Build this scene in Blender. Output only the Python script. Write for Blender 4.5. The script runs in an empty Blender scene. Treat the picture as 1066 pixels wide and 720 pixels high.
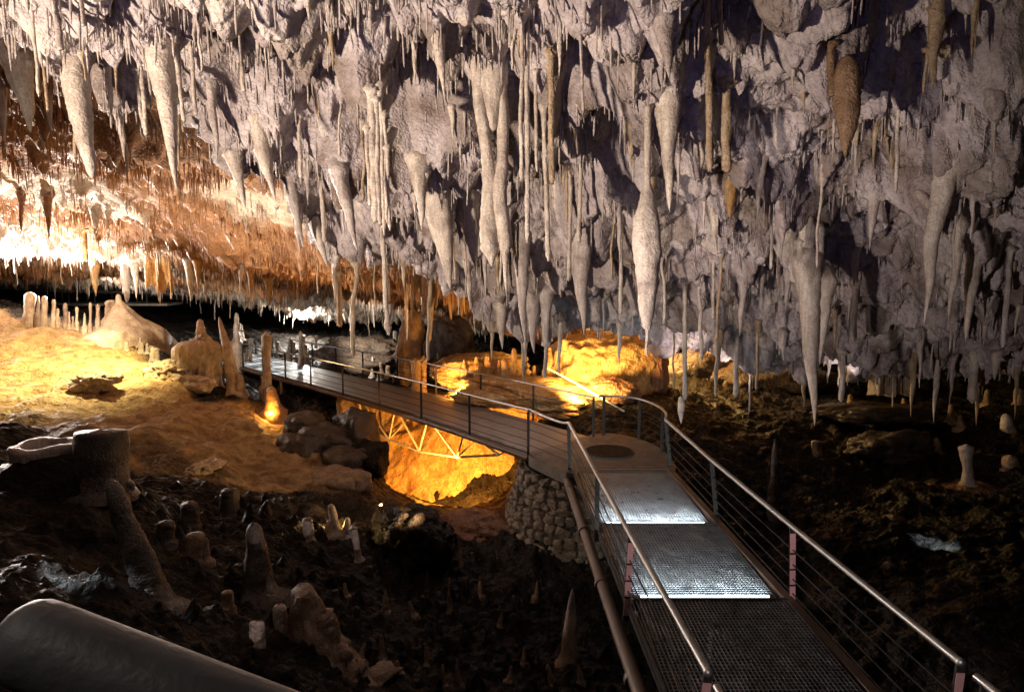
import bpy, bmesh, math, random
import numpy as np
from mathutils import Vector
from mathutils.bvhtree import BVHTree
R = math.radians
rnd = random.Random(7)
rng = np.random.default_rng(11)
S = bpy.context.scene
COL = S.collection

# ------------------------------------------------------------------ camera
F, PITCH = 700.0, R(6.5)            # focal length in photo pixels (1066 wide), pitch down
ct, st_ = math.cos(PITCH), math.sin(PITCH)
def unp(u, v, d):
    x = (u-533)/F*d; y = -(v-360)/F*d
    return np.array([x, ct*d+st_*y, -st_*d+ct*y])
def proj(p):
    d = p[..., 1]*ct - p[..., 2]*st_
    y = p[..., 1]*st_ + p[..., 2]*ct
    d_ = np.where(np.abs(d) < 1e-6, 1e-6, d)
    return 533+F*p[..., 0]/d_, 360-F*y/d_, d
cam = bpy.data.cameras.new('camera'); co = bpy.data.objects.new('camera', cam); COL.objects.link(co)
cam.sensor_width = 36; cam.lens = 36*F/1066; cam.clip_start = .04; cam.clip_end = 400
co.rotation_euler = (R(90)-PITCH, 0, 0); S.camera = co

# ------------------------------------------------------------------ noise
_G = rng.normal(size=(256, 3)); _G /= np.linalg.norm(_G, axis=1)[:, None]
def hsh(a, b, c):
    h = (a*73856093) ^ (b*19349663) ^ (c*83492791)
    h = (h ^ (h >> 13))*1274126177
    return (h ^ (h >> 16))
def perlin(p, seed=0):
    p = p + seed*17.31
    i = np.floor(p).astype(np.int64); f = p-i
    u = f*f*f*(f*(f*6-15)+10)
    out = 0
    for dx in (0, 1):
        wx = u[..., 0] if dx else 1-u[..., 0]
        for dy in (0, 1):
            wy = u[..., 1] if dy else 1-u[..., 1]
            for dz in (0, 1):
                wz = u[..., 2] if dz else 1-u[..., 2]
                g = _G[hsh(i[..., 0]+dx, i[..., 1]+dy, i[..., 2]+dz) & 255]
                dot = g[..., 0]*(f[..., 0]-dx)+g[..., 1]*(f[..., 1]-dy)+g[..., 2]*(f[..., 2]-dz)
                out = out+wx*wy*wz*dot
    return out*1.5
def fbm(p, octv=4, seed=0, gain=.5):
    a, s, o = 1.0, 1.0, 0
    for k in range(octv):
        o = o+a*perlin(p*s, seed+k); a *= gain; s *= 2.03
    return o
def drips(x, y, cell, rmax, seed, power=1.4, dens=.8):
    """cone shaped drops scattered over the plane: max over neighbouring cells"""
    gx = np.floor(x/cell).astype(np.int64); gy = np.floor(y/cell).astype(np.int64)
    out = np.zeros_like(x)
    for ox in (-1, 0, 1):
        for oy in (-1, 0, 1):
            cx, cy = gx+ox, gy+oy
            h = hsh(cx, cy, np.full_like(cx, seed))
            jx = (h & 1023)/1023.; jy = ((h >> 10) & 1023)/1023.; hh = ((h >> 20) & 1023)/1023.
            r = np.hypot(x-(cx+jx)*cell, y-(cy+jy)*cell)
            k = np.clip(1-r/(rmax*(.5+.7*hh)), 0, 1)**power*np.where(hh > 1-dens, hh, 0)
            out = np.maximum(out, k)
    return out
def knobs(p, seed):
    """rounded cauliflower lumps, 0..1"""
    i = np.floor(p).astype(np.int64); best = np.full(p.shape[:-1], 9.)
    for ox in (-1, 0, 1):
        for oy in (-1, 0, 1):
            for oz in (-1, 0, 1):
                c = i+np.array([ox, oy, oz]); h = hsh(c[..., 0]+seed, c[..., 1], c[..., 2])
                dx = c[..., 0]+(h & 255)/255.-p[..., 0]; dy = c[..., 1]+((h >> 8) & 255)/255.-p[..., 1]; dz_ = c[..., 2]+((h >> 16) & 255)/255.-p[..., 2]
                best = np.minimum(best, dx*dx+dy*dy+dz_*dz_)
    return np.sqrt(np.clip(1-best, 0, 1))
def sstep(a, b, x):
    t = np.clip((x-a)/(b-a), 0, 1); return t*t*(3-2*t)

# ------------------------------------------------------------------ mesh helpers
def mesh_from(name, V, Fc, mat=None, smooth=True):
    me = bpy.data.meshes.new(name)
    V = np.asarray(V, dtype=np.float32)
    if isinstance(Fc, np.ndarray):
        n, k = Fc.shape
        me.vertices.add(len(V)); me.vertices.foreach_set('co', V.ravel())
        me.loops.add(n*k); me.loops.foreach_set('vertex_index', Fc.astype(np.int32).ravel())
        me.polygons.add(n); me.polygons.foreach_set('loop_start', np.arange(0, n*k, k, dtype=np.int32))
        me.update(calc_edges=True)
    else:
        me.from_pydata([tuple(v) for v in V], [], Fc)
    if smooth: me.polygons.foreach_set('use_smooth', np.ones(len(me.polygons), dtype=bool))
    if mat: me.materials.append(mat)
    me.validate(); me.update()
    return me
def link(name, me, parent=None, loc=None):
    o = bpy.data.objects.new(name, me); COL.objects.link(o)
    if loc is not None: o.location = loc
    if parent: o.parent = parent
    return o
def tag(o, label, cat, group=None, kind=None):
    o['label'] = label; o['category'] = cat
    if group: o['group'] = group
    if kind: o['kind'] = kind
    return o
def thing(name, label, cat, loc=(0, 0, 0), group=None):
    o = bpy.data.objects.new(name, None); COL.objects.link(o); o.location = loc; o.empty_display_size = .2
    return tag(o, label, cat, group)
def grid_faces(a, b, wrap=False):
    i, j = np.meshgrid(np.arange(a-1), np.arange(b if wrap else b-1), indexing='ij')
    j2 = (j+1) % b
    return np.stack([i*b+j, (i+1)*b+j, (i+1)*b+j2, i*b+j2], -1).reshape(-1, 4)
class MB:
    """collects boxes and tubes into one mesh"""
    def __init__(s): s.v, s.f, s.n = [], [], 0
    def add(s, V, Fc):
        V = np.asarray(V, float); s.v.append(V); s.f += [[q+s.n for q in f] for f in Fc]; s.n += len(V); return s
    def box(s, c, size, ax=None):
        c = np.asarray(c, float); h = np.asarray(size, float)/2
        A = np.eye(3) if ax is None else np.asarray(ax, float)
        V = [c+A.T@(h*np.array(k)) for k in [(-1,-1,-1),(1,-1,-1),(1,1,-1),(-1,1,-1),(-1,-1,1),(1,-1,1),(1,1,1),(-1,1,1)]]
        return s.add(V, [[0,3,2,1],[4,5,6,7],[0,1,5,4],[1,2,6,5],[2,3,7,6],[3,0,4,7]])
    def bar(s, a, b, w, h, up=(0, 0, 1)):
        a, b = np.asarray(a, float), np.asarray(b, float); d = b-a; L = np.linalg.norm(d); d /= L
        x = np.cross(d, up); x /= np.linalg.norm(x); z = np.cross(x, d)
        return s.box((a+b)/2, (w, L, h), [x, d, z])
    def tube(s, pts, r, seg=10, caps=True):
        pts = [np.asarray(p, float) for p in pts]; n = len(pts); rr = r if hasattr(r, '__len__') else [r]*n
        V = []; px = None
        for i, p in enumerate(pts):
            d = pts[min(i+1, n-1)]-pts[max(i-1, 0)]; d = d/np.linalg.norm(d)
            ref = px if px is not None else (np.array([0, 0, 1.]) if abs(d[2]) < .9 else np.array([1., 0, 0]))
            x = ref-d*np.dot(ref, d); x /= np.linalg.norm(x); px = x; y = np.cross(d, x)
            for k in range(seg):
                a = 2*math.pi*k/seg; V.append(p+rr[i]*(math.cos(a)*x+math.sin(a)*y))
        Fc = [[i*seg+k, i*seg+(k+1) % seg, (i+1)*seg+(k+1) % seg, (i+1)*seg+k] for i in range(n-1) for k in range(seg)]
        if caps: Fc += [list(range(seg))[::-1], [(n-1)*seg+k for k in range(seg)]]
        return s.add(V, Fc)
    def build(s, name, mat, parent=None, smooth=False, bevel=0):
        me = mesh_from(name, np.concatenate(s.v), s.f, mat, smooth)
        o = link(name, me, parent)
        if smooth:
            try: me.set_sharp_from_angle(angle=R(40))
            except Exception: pass
        if bevel:
            m = o.modifiers.new('bevel', 'BEVEL'); m.width = bevel; m.segments = 2
        return o
def curve_pts(ctrl, n):
    """Catmull-Rom through control points"""
    c = [np.asarray(p, float) for p in ctrl]; c = [2*c[0]-c[1]]+c+[2*c[-1]-c[-2]]
    out = []; m = len(c)-3
    for i in range(n):
        t = i/(n-1)*m; k = min(int(t), m-1); t -= k
        a, b, d, e = c[k:k+4]
        out.append(.5*((2*b)+(d-a)*t+(2*a-5*b+4*d-e)*t*t+(3*b-a-3*d+e)*t**3))
    return out

# ------------------------------------------------------------------ materials
def nodes(name):
    m = bpy.data.materials.new(name); m.use_nodes = True; nt = m.node_tree
    b = nt.nodes['Principled BSDF']
    return m, nt, b
def rock(name, cols, scale=1.0, bump=.35, rough=.55, fine=40.0, spec=.5, attr=None, attr_cols=None, streak=0, coat=0):
    """mottled stone: three colours by two noises in metres, granular bump"""
    m, nt, b = nodes(name); N, L = nt.nodes.new, nt.links.new
    geo = N('ShaderNodeNewGeometry'); pos = geo.outputs['Position']
    def noise(sc, det=5, dist=0., vec=None):
        n = N('ShaderNodeTexNoise'); n.inputs['Scale'].default_value = sc; n.inputs['Detail'].default_value = det
        n.inputs['Distortion'].default_value = dist; L(vec or pos, n.inputs['Vector']); return n.outputs['Fac']
    def ramp(fac, cs, lo=.3, hi=.7):
        r = N('ShaderNodeValToRGB'); e = r.color_ramp.elements
        while len(e) < len(cs): e.new(.5)
        for i, c in enumerate(cs):
            e[i].position = lo+(hi-lo)*i/max(1, len(cs)-1); e[i].color = (*c, 1)
        L(fac, r.inputs[0]); return r.outputs[0]
    def mix(f, a, c, mode='MIX'):
        x = N('ShaderNodeMix'); x.data_type = 'RGBA'; x.blend_type = mode
        if isinstance(f, float): x.inputs[0].default_value = f
        else: L(f, x.inputs[0])
        L(a, x.inputs[6]); L(c, x.inputs[7]); return x.outputs[2]
    col = ramp(noise(1.3*scale, 6, .6), cols)
    if attr:
        at = N('ShaderNodeAttribute'); at.attribute_name = attr
        col2 = ramp(noise(2.1*scale, 6, .4), attr_cols)
        col = mix(at.outputs['Fac'], col, col2)
    if streak:
        mp = N('ShaderNodeMapping'); mp.inputs['Scale'].default_value = (1, 1, .12); L(pos, mp.inputs[0])
        sk = noise(9*scale, 4, 0, mp.outputs[0]); g = ramp(sk, [(1-streak,)*3, (1, 1, 1)], .35, .6)
        col = mix(1.0, col, g, 'MULTIPLY')
    g = ramp(noise(14*scale, 5), [(.62, .6, .58), (1, 1, 1)], .32, .62)
    col = mix(.8, col, g, 'MULTIPLY')
    L(col, b.inputs['Base Color'])
    rr = N('ShaderNodeMapRange'); L(noise(5*scale, 3), rr.inputs[0]); rr.inputs[1].default_value = .3; rr.inputs[2].default_value = .7
    rr.inputs[3].default_value = max(.08, rough-.2); rr.inputs[4].default_value = min(1, rough+.2); L(rr.outputs[0], b.inputs['Roughness'])
    b.inputs['Specular IOR Level'].default_value = spec
    if coat: b.inputs['Coat Weight'].default_value = coat; b.inputs['Coat Roughness'].default_value = .15
    n1, n2 = noise(fine, 4), noise(fine*.22, 5)
    vo = N('ShaderNodeTexVoronoi'); vo.inputs['Scale'].default_value = fine*.6; L(pos, vo.inputs['Vector'])
    a = N('ShaderNodeMath'); a.operation = 'MULTIPLY_ADD'; L(n2, a.inputs[0]); a.inputs[1].default_value = 2.2; L(n1, a.inputs[2])
    a2 = N('ShaderNodeMath'); a2.operation = 'MULTIPLY_ADD'; L(vo.outputs['Distance'], a2.inputs[0]); a2.inputs[1].default_value = -.6; L(a.outputs[0], a2.inputs[2])
    bp = N('ShaderNodeBump'); bp.inputs['Strength'].default_value = min(1, bump*2); bp.inputs['Distance'].default_value = .03*bump*40/fine+.01
    L(a2.outputs[0], bp.inputs['Height']); L(bp.outputs[0], b.inputs['Normal'])
    return m
def metal(name, c, rough=.4, metallic=.9, bump=.15, dirt=None):
    m, nt, b = nodes(name); N, L = nt.nodes.new, nt.links.new
    tc = N('ShaderNodeNewGeometry')
    n = N('ShaderNodeTexNoise'); n.inputs['Scale'].default_value = 6; n.inputs['Detail'].default_value = 8; L(tc.outputs['Position'], n.inputs['Vector'])
    r = N('ShaderNodeValToRGB'); e = r.color_ramp.elements
    e[0].position, e[1].position = .35, .68
    e[0].color = (*(dirt or [q*.6 for q in c]), 1); e[1].color = (*c, 1); L(n.outputs[0], r.inputs[0]); L(r.outputs[0], b.inputs['Base Color'])
    b.inputs['Metallic'].default_value = metallic
    rr = N('ShaderNodeMapRange'); L(n.outputs[0], rr.inputs[0]); rr.inputs[1].default_value = .3; rr.inputs[2].default_value = .7
    rr.inputs[3].default_value = rough-.12; rr.inputs[4].default_value = rough+.15; L(rr.outputs[0], b.inputs['Roughness'])
    n2 = N('ShaderNodeTexNoise'); n2.inputs['Scale'].default_value = 90; L(tc.outputs['Position'], n2.inputs['Vector'])
    bp = N('ShaderNodeBump'); bp.inputs['Strength'].default_value = bump; bp.inputs['Distance'].default_value = .004
    L(n2.outputs[0], bp.inputs['Height']); L(bp.outputs[0], b.inputs['Normal'])
    return m
def glow(name, c, s):
    m, nt, b = nodes(name); b.inputs['Emission Color'].default_value = (*c, 1); b.inputs['Emission Strength'].default_value = s
    b.inputs['Base Color'].default_value = (.8, .8, .8, 1); return m

M = {}
M['ceiling'] = rock('ceiling_calcite', [(.17, .115, .085), (.43, .365, .37), (.55, .485, .495), (.72, .635, .56)], .75, .5, .6, 34, attr='stain', attr_cols=[(.10, .075, .06), (.22, .17, .14), (.36, .30, .26)])
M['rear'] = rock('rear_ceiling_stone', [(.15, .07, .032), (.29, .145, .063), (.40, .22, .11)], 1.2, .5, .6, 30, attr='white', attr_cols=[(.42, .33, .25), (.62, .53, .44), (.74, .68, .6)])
M['pale'] = rock('pale_stalactite', [(.46, .38, .33), (.64, .55, .47), (.74, .66, .57)], 2.5, .3, .5, 60, streak=.25)
M['lilac'] = rock('lilac_stalactite', [(.36, .29, .26), (.52, .45, .42), (.62, .55, .52)], 2.5, .3, .5, 60, streak=.3)
M['tan'] = rock('tan_stalactite', [(.30, .20, .12), (.48, .35, .22), (.58, .46, .32)], 2.5, .35, .5, 60, streak=.3)
M['brown'] = rock('brown_stalactite', [(.22, .12, .06), (.34, .21, .12), (.44, .29, .17)], 2.5, .4, .55, 55, streak=.3)
M['rustneedle'] = rock('rust_needles', [(.24, .115, .048), (.38, .195, .085), (.47, .27, .135)], 2.5, .3, .55, 55, streak=.2)
M['orange'] = rock('orange_stalactite', [(.42, .20, .06), (.55, .32, .12), (.66, .45, .22)], 2.5, .35, .5, 50, streak=.35)
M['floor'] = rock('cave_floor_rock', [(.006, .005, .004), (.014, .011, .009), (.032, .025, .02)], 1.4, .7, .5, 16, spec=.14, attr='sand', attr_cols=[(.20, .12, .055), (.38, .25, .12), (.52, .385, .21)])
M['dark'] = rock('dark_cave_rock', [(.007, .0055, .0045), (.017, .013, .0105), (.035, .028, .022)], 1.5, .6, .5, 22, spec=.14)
M['wetrock'] = rock('wet_rock', [(.03, .03, .03), (.07, .068, .065), (.14, .135, .13)], 3, .8, .22, 14, spec=.9)
M['wall'] = rock('cave_wall_rock', [(.05, .035, .025), (.10, .07, .05), (.17, .12, .085)], .8, .6, .6, 14)
M['flow'] = rock('ochre_flowstone', [(.36, .17, .05), (.56, .32, .11), (.68, .48, .23)], 1.6, .5, .5, 22, streak=.35)
M['red'] = rock('red_brown_rock', [(.14, .06, .035), (.26, .12, .06), (.36, .19, .10)], 1.6, .6, .55, 22)
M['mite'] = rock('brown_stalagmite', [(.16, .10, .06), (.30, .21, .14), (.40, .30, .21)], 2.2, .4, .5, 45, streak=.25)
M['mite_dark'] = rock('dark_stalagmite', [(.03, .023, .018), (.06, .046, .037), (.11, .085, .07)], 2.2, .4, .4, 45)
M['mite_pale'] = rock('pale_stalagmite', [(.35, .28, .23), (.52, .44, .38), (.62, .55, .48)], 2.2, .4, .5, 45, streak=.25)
M['stone'] = rock('pier_stone', [(.13, .095, .065), (.22, .17, .12), (.31, .25, .185)], 1.8, .5, .65, 34)
M['mortar'] = rock('pier_mortar', [(.05, .04, .032), (.08, .065, .05), (.12, .10, .08)], 2, .5, .8, 30)
M['concrete'] = rock('platform_concrete', [(.10, .082, .066), (.15, .125, .10), (.2, .17, .14)], 1.2, .25, .7, 60)
M['steel'] = metal('galvanised_steel', (.55, .55, .54), .36, .95)
M['rail'] = metal('handrail_steel', (.40, .39, .375), .45, .9, .03, (.30, .29, .275))
M['grate'] = metal('grating_steel', (.42, .44, .45), .38, .9, .1, (.26, .27, .28))
M['post'] = metal('dark_post_steel', (.035, .029, .025), .65, .0, .1, (.025, .021, .018))
M['post'].node_tree.nodes['Principled BSDF'].inputs['Specular IOR Level'].default_value = .2
M['beam'] = metal('brown_painted_beam', (.13, .085, .06), .55, .3, .3)
M['truss'] = metal('truss_steel', (.80, .76, .66), .5, .1)
M['black'] = metal('dark_plate', (.05, .05, .05), .5, .5)
M['deck'] = metal('deck_boards', (.27, .245, .22), .5, .3, .4, (.17, .15, .13))
M['flash_pink'] = metal('pink_flash_tint', (.74, .44, .44), .5, .0, .05, (.68, .38, .38))  # pink of the flash light put into the colour
M['bigpipe'] = metal('grey_pipe_rail', (.27, .255, .24), .5, .35, .3, (.13, .115, .10))
M['cool_tube'] = glow('cool_lamp_tube', (.85, .95, 1), 8)
M['warm_bulb'] = glow('warm_lamp_bulb', (1, .62, .2), 40)
M['white_bulb'] = glow('white_lamp_bulb', (1, .92, .8), 60)

# ------------------------------------------------------------------ cave ceiling above the walkway
LIP = [(-700,40,8.2),(-350,20,8.2),(-120,30,8.4),(0,46,8.6),(90,66,9),(145,93,9.6),(196,117,10.2),(236,161,11),(290,187,12),(337,238,13),(400,268,14),(455,288,15),
       (530,328,16),(600,346,17),(700,362,18.2),(800,374,19),(900,380,19),(1000,386,18.6),(1120,396,18),(1300,400,17.6),(1700,400,17)]
NS, NT = 940, 560
lipc = np.array([unp(*q) for q in LIP]); us = np.array([q[0] for q in LIP], float)
dtop = np.interp(us, [-700, 0, 300, 600, 1066, 1700], [5.0, 5.6, 6.2, 6.6, 7.4, 7.4])
topc = np.array([unp(u, -30, d) for u, d in zip(us, dtop)])
backc = topc*np.array([1.9, 0, 0])+np.array([0, -4.5, 3.2])
uu = np.concatenate([np.linspace(-700, -60, 120, endpoint=False), np.linspace(-60, 1130, 700, endpoint=False), np.linspace(1130, 1700, 120)])
def cub(c):
    o = np.stack([np.interp(uu, us, c[:, k]) for k in range(3)], -1)
    k = np.hanning(45); k /= k.sum()
    for a in range(3):
        q = np.pad(o[:, a], 22, mode='edge'); q = np.convolve(q, k, 'valid'); o[:, a] = .75*q+.25*o[:, a]
    return o
B0, T0, L0 = cub(backc), cub(topc), cub(lipc)
mid1 = T0*.62+L0*.38+np.array([0, .3, .35]); mid2 = T0*.25+L0*.75+np.array([0, .15, .25])
away = L0-T0; away[:, 2] = 0; away /= np.linalg.norm(away, axis=1)[:, None]
up1 = L0+away*.9+np.array([0, 0, .75]); up2 = L0+away*1.8+np.array([0, 0, 2.6])
rows = [B0, T0, mid1, mid2, L0, up1, up2]
cuts = [(0, 1, 50), (1, 2, 170), (2, 3, 160), (3, 4, 110), (4, 5, 40), (5, 6, 30)]
P = []
for a, b, n in cuts:
    pa = rows[max(a-1, 0)] if a else 2*rows[0]-rows[1]
    pb, pc = rows[a], rows[b]; pd = rows[b+1] if b+1 < len(rows) else 2*rows[b]-rows[a]
    m1, m2 = (pc-pa)*.5, (pd-pb)*.5
    lim = np.linalg.norm(pc-pb, axis=1)[:, None]
    m1 = m1*np.minimum(1, 1.3*lim/np.linalg.norm(m1, axis=1)[:, None]); m2 = m2*np.minimum(1, 1.3*lim/np.linalg.norm(m2, axis=1)[:, None])
    for i in range(n):
        t = i/n
        P.append((2*t**3-3*t*t+1)*pb+(t**3-2*t*t+t)*m1+(-2*t**3+3*t*t)*pc+(t**3-t*t)*m2)
P.append(rows[-1]); P = np.array(P)            # (T,S,3)
def normals(P):
    a = np.gradient(P, axis=0); b = np.gradient(P, axis=1)
    n = np.cross(a, b); n /= np.linalg.norm(n, axis=-1)[..., None]+1e-9
    return n
nA = normals(P); nA = np.where((nA[..., 2:3] > 0), -nA, nA)
# keep the normals of the back of the lip consistent with those in front
tt = np.arange(P.shape[0])[:, None]*np.ones((1, P.shape[1]))
nA[520:] = nA[519]
big = fbm(P*np.array([.42, .42, .5]), 3, 1)
bil = np.abs(perlin(P*np.array([1.25, 1.25, .85]), 5)); bil2 = np.abs(perlin(P*np.array([3.0, 3.0, 2.2]), 6)); bil3 = np.abs(perlin(P*8.5, 7)); bil4 = np.abs(perlin(P*20, 8))
fine = fbm(P*5, 3, 9)
amp = np.clip(.35+.65*sstep(0, .2, tt/560), 0, 1)
kn = knobs(P*np.array([2.1, 2.1, 1.5])+.35*np.stack([perlin(P*1.7, 20+k) for k in range(3)], -1), 3); kn2 = knobs(P*6.5, 5); kn3 = knobs(P*15, 6)
rightness = sstep(560, 760, uu)[None, :]
sm = (1-.55*sstep(.1, .5, perlin(P*.45, 21)))      # some stretches are smoother
disp = .60*big+.95*bil+sm*(.26*bil2+.46*(kn-.6)*(.6+.4*rightness)+.19*(kn2-.6)*(.7+.6*rightness)+.085*(kn3-.6)*(.6+.7*rightness)+.06*bil3+.02*bil4+.05*fine)-.42
PA = P+nA*(disp*amp)[..., None]
# hollows in the ceiling
def hollow(u, v, d, r, h):
    global PA
    c = unp(u, v, d); q = np.exp(-np.sum(((P-c)/np.array([r, r*1.2, r]))**2, -1)); PA = PA-nA*(q*h)[..., None]+np.array([0, 0, 1.])*(q*h*.5)[..., None]
hollow(1050, 15, 7.6, 1.1, 3.2); hollow(985, 60, 7.8, .5, .8); hollow(860, 190, 10, .55, .7); hollow(800, 130, 9, .5, .7); hollow(598, 95, 8.8, .45, .8); hollow(800, 30, 7.6, .6, .7); hollow(930, 215, 11, .7, .7); hollow(570, 215, 11.5, .6, .6); hollow(1060, 130, 9, .8, .9); hollow(660, 150, 10, .5, .6); hollow(420, 130, 9.5, .5, .5)
reg = .12+.88*sstep(-.15, .35, fbm(P*.5, 2, 30))
leftness = sstep(720, 560, uu)[None, :]*np.ones((P.shape[0], 1))
x, y = PA[..., 0], PA[..., 1]
dz = (.62-.34*rightness)*(.95*drips(x, y, .85, .26, 1, 1.3, .5)*(.35+.65*leftness)+.50*drips(x, y, .40, .15, 2, 1.2, .6)+.15*drips(x, y, .19, .085, 3, 1.1, .6)+.05*drips(x, y, .09, .045, 4, 1.1, .6))*reg
PA[..., 2] -= dz*np.where(tt > 505, np.clip(1-(tt-505)/40, 0, 1), 1)
stain = sstep(.05, .5, fbm(P*.8, 5, 40))*.75
meA = mesh_from('cave_ceiling', PA.reshape(-1, 3), grid_faces(*PA.shape[:2]), M['ceiling'])
at = meA.attributes.new('stain', 'FLOAT', 'POINT'); at.data.foreach_set('value', stain.astype(np.float32).ravel())
cA = link('cave_ceiling', meA); tag(cA, 'rugged pale lilac grey ceiling crowded with dripstone above the walkway', 'cave ceiling', kind='structure')
def bvh(G, step=2):
    g = G[::step, ::step]; return BVHTree.FromPolygons(g.reshape(-1, 3).tolist(), grid_faces(*g.shape[:2]).tolist())
bA = bvh(PA)

# ------------------------------------------------------------------ interpolation of scattered heights
def rbf(pts, X, Y, lam=1e-3):
    p = np.array(pts); D = np.hypot(p[:, None, 0]-p[None, :, 0], p[:, None, 1]-p[None, :, 1])
    n = len(p); A = np.zeros((n+3, n+3)); A[:n, :n] = -D-np.eye(n)*lam*50
    A[:n, n] = A[n, :n] = 1; A[:n, n+1] = A[n+1, :n] = p[:, 0]; A[:n, n+2] = A[n+2, :n] = p[:, 1]
    w = np.linalg.solve(A, np.concatenate([p[:, 2], np.zeros(3)]))
    out = w[n]+w[n+1]*X+w[n+2]*Y
    for i in range(n): out = out-w[i]*np.hypot(X-p[i, 0], Y-p[i, 1])
    return out
def axis_warp(lo, hi, n, c, k):
    t = np.linspace(-1, 1, n); s = np.sign(t)*(np.abs(t)*(1-k)+k*np.abs(t)**2.2)
    return np.where(s < 0, c+s*(c-lo), c+s*(hi-c))

# ------------------------------------------------------------------ rear ceiling of the left hand chamber
RC = [unp(*q) for q in [(-150,60,14),(60,105,14),(160,120,14.5),(240,150,15.5),(-100,150,18),(60,165,18.5),(160,178,18),(230,185,19),(0,205,21),(90,205,20.5),(150,222,21),(230,232,21),
      (-100,230,24),(0,238,25),(100,246,25),(170,268,26),(60,262,28),(0,275,29),(320,240,20),(330,275,23.5),(250,280,26),(300,290,28),(200,284,27.5),(400,280,24),(450,288,25),(520,300,26),
      (280,296,30),(220,290,31),(350,306,34),(420,318,34),(480,335,34),(250,306,40),(150,286,40),(60,285,42),(0,290,44),(350,330,42),(640,318,25),(640,332,28),(735,346,28),(860,360,29),(1000,362,30),(560,322,29)]]
RC += [np.array(q, float) for q in [(-40,30,1),(-40,50,1),(0,52,-2.2),(-20,52,-.5),(20,40,-3),(-30,12,4),(-14,10,4.2),(-8,11.5,4.0),(-5.5,13.5,3.2),(-3,16,2.3),(0,18.5,1.6),(3,20.5,.6),(8,22,0),(14,22,-.4),(22,22,-.6),(-2.5,15,2.6),(5,12,5),(10,12,5),(3,14,4.2),(8,16,3.2),(0,12,5),(14,14,3.4),(6,18.5,1.6),(12,18.5,1.4)]]
X, Y = np.meshgrid(np.linspace(-36, 20, 800), np.linspace(9.5, 54, 640), indexing='xy')
Z = rbf(RC, X, Y)
PB = np.stack([X, Y, Z], -1)
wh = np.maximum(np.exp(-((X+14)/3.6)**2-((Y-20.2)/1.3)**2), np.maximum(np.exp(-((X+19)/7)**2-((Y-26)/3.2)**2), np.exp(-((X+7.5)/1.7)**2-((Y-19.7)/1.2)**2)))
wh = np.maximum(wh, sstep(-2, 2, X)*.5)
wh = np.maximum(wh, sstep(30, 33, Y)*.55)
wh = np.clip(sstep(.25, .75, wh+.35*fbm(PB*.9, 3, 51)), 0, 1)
Z = Z+.45*fbm(PB*.4, 3, 50)-.30*np.abs(perlin(PB*1.1, 52))-.12*np.abs(perlin(PB*2.7, 53))
Z = Z-(.65*drips(X, Y, .8, .26, 11, 1.2, .45)+.42*drips(X, Y, .42, .17, 12, 1.1, .6)+.26*drips(X, Y, .24, .11, 13, 1.0, .8))*(.5+.5*sstep(-.3, .3, fbm(PB*.35, 2, 54)))
PB[..., 2] = Z
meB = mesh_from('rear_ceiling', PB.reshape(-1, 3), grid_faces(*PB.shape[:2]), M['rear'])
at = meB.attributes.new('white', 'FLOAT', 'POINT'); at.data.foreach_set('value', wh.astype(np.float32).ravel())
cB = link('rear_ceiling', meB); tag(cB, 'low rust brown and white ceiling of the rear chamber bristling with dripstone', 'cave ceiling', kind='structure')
bB = bvh(PB)

# ------------------------------------------------------------------ cave floor
GC = [unp(*q) for q in [(-150,300,27),(0,328,27),(60,336,27),(110,350,26.5),(165,372,25),(200,385,24),(0,365,23),(100,375,23),(0,402,20),(90,402,20),(180,425,20),(0,440,16.5),(100,450,16),(200,470,17),(250,428,21),(290,432,22),
      (330,505,17),(260,505,16),(150,498,15),(45,500,12.4),(105,510,12.2),(160,635,9),(50,640,7.5),(270,622,10.6),(240,540,13.2),(350,550,14.2),(400,530,15.6),(330,712,8.8),(400,640,11.6),(470,720,10.2),(590,692,11.4),
      (560,635,13),(470,570,15.2),(480,532,17.3),(430,536,17.4),(530,522,18.3),(470,530,19.2),(360,470,20),(470,522,21.6),(420,524,22.4),(520,518,20.6),(345,452,24),(300,425,26),(240,402,29),(330,390,34),(420,372,36),(250,335,48),(400,342,45),(150,318,45),(90,325,34),(30,320,34),(200,350,36),
      (560,428,22),(620,442,20),(450,402,26),(720,440,20),(760,392,27),(830,384,29),(900,396,28),(1000,415,26),(1010,506,17),(1062,484,18),(965,575,14),(880,520,17),(800,540,15.5),(760,470,18),(900,700,10),(1066,640,10.5),(930,555,14.5),(1045,455,20),(880,440,22),(1100,400,28),(700,372,30),(600,360,32)]]
GC += [np.array(q, float) for q in [(-6,3,-4.0),(-2,4,-5.6),(2.5,4,-6.4),(7,3,-5.6),(0,-4,-5.5),(-12,0,-3),(12,2,-4.6),(16,10,-4.2),(20,22,-3),(20,45,-2),(0,54,-3),(-25,54,-2),(-40,40,-1),(-40,20,-1),(-30,10,-1.5),(-20,5,-2),(2.5,9,-6.6),(2.5,12,-6.4),(2.5,15.5,-5.6),(-36,-6,-1),(20,-6,-3)]]
X, Y = np.meshgrid(axis_warp(-40, 22, 820, -2, .55), axis_warp(-6, 56, 900, 14, .45), indexing='xy')
Z = rbf(GC, X, Y)
poly = np.array([(-30,29),(-15.7,26.3),(-9.8,21),(-7.4,22.3),(-5.6,21),(-3.6,17.2),(-4.6,15.4),(-6.4,15.0),(-8.3,14.4),(-9.6,15.4),(-13,15.2),(-30,14)])
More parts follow.
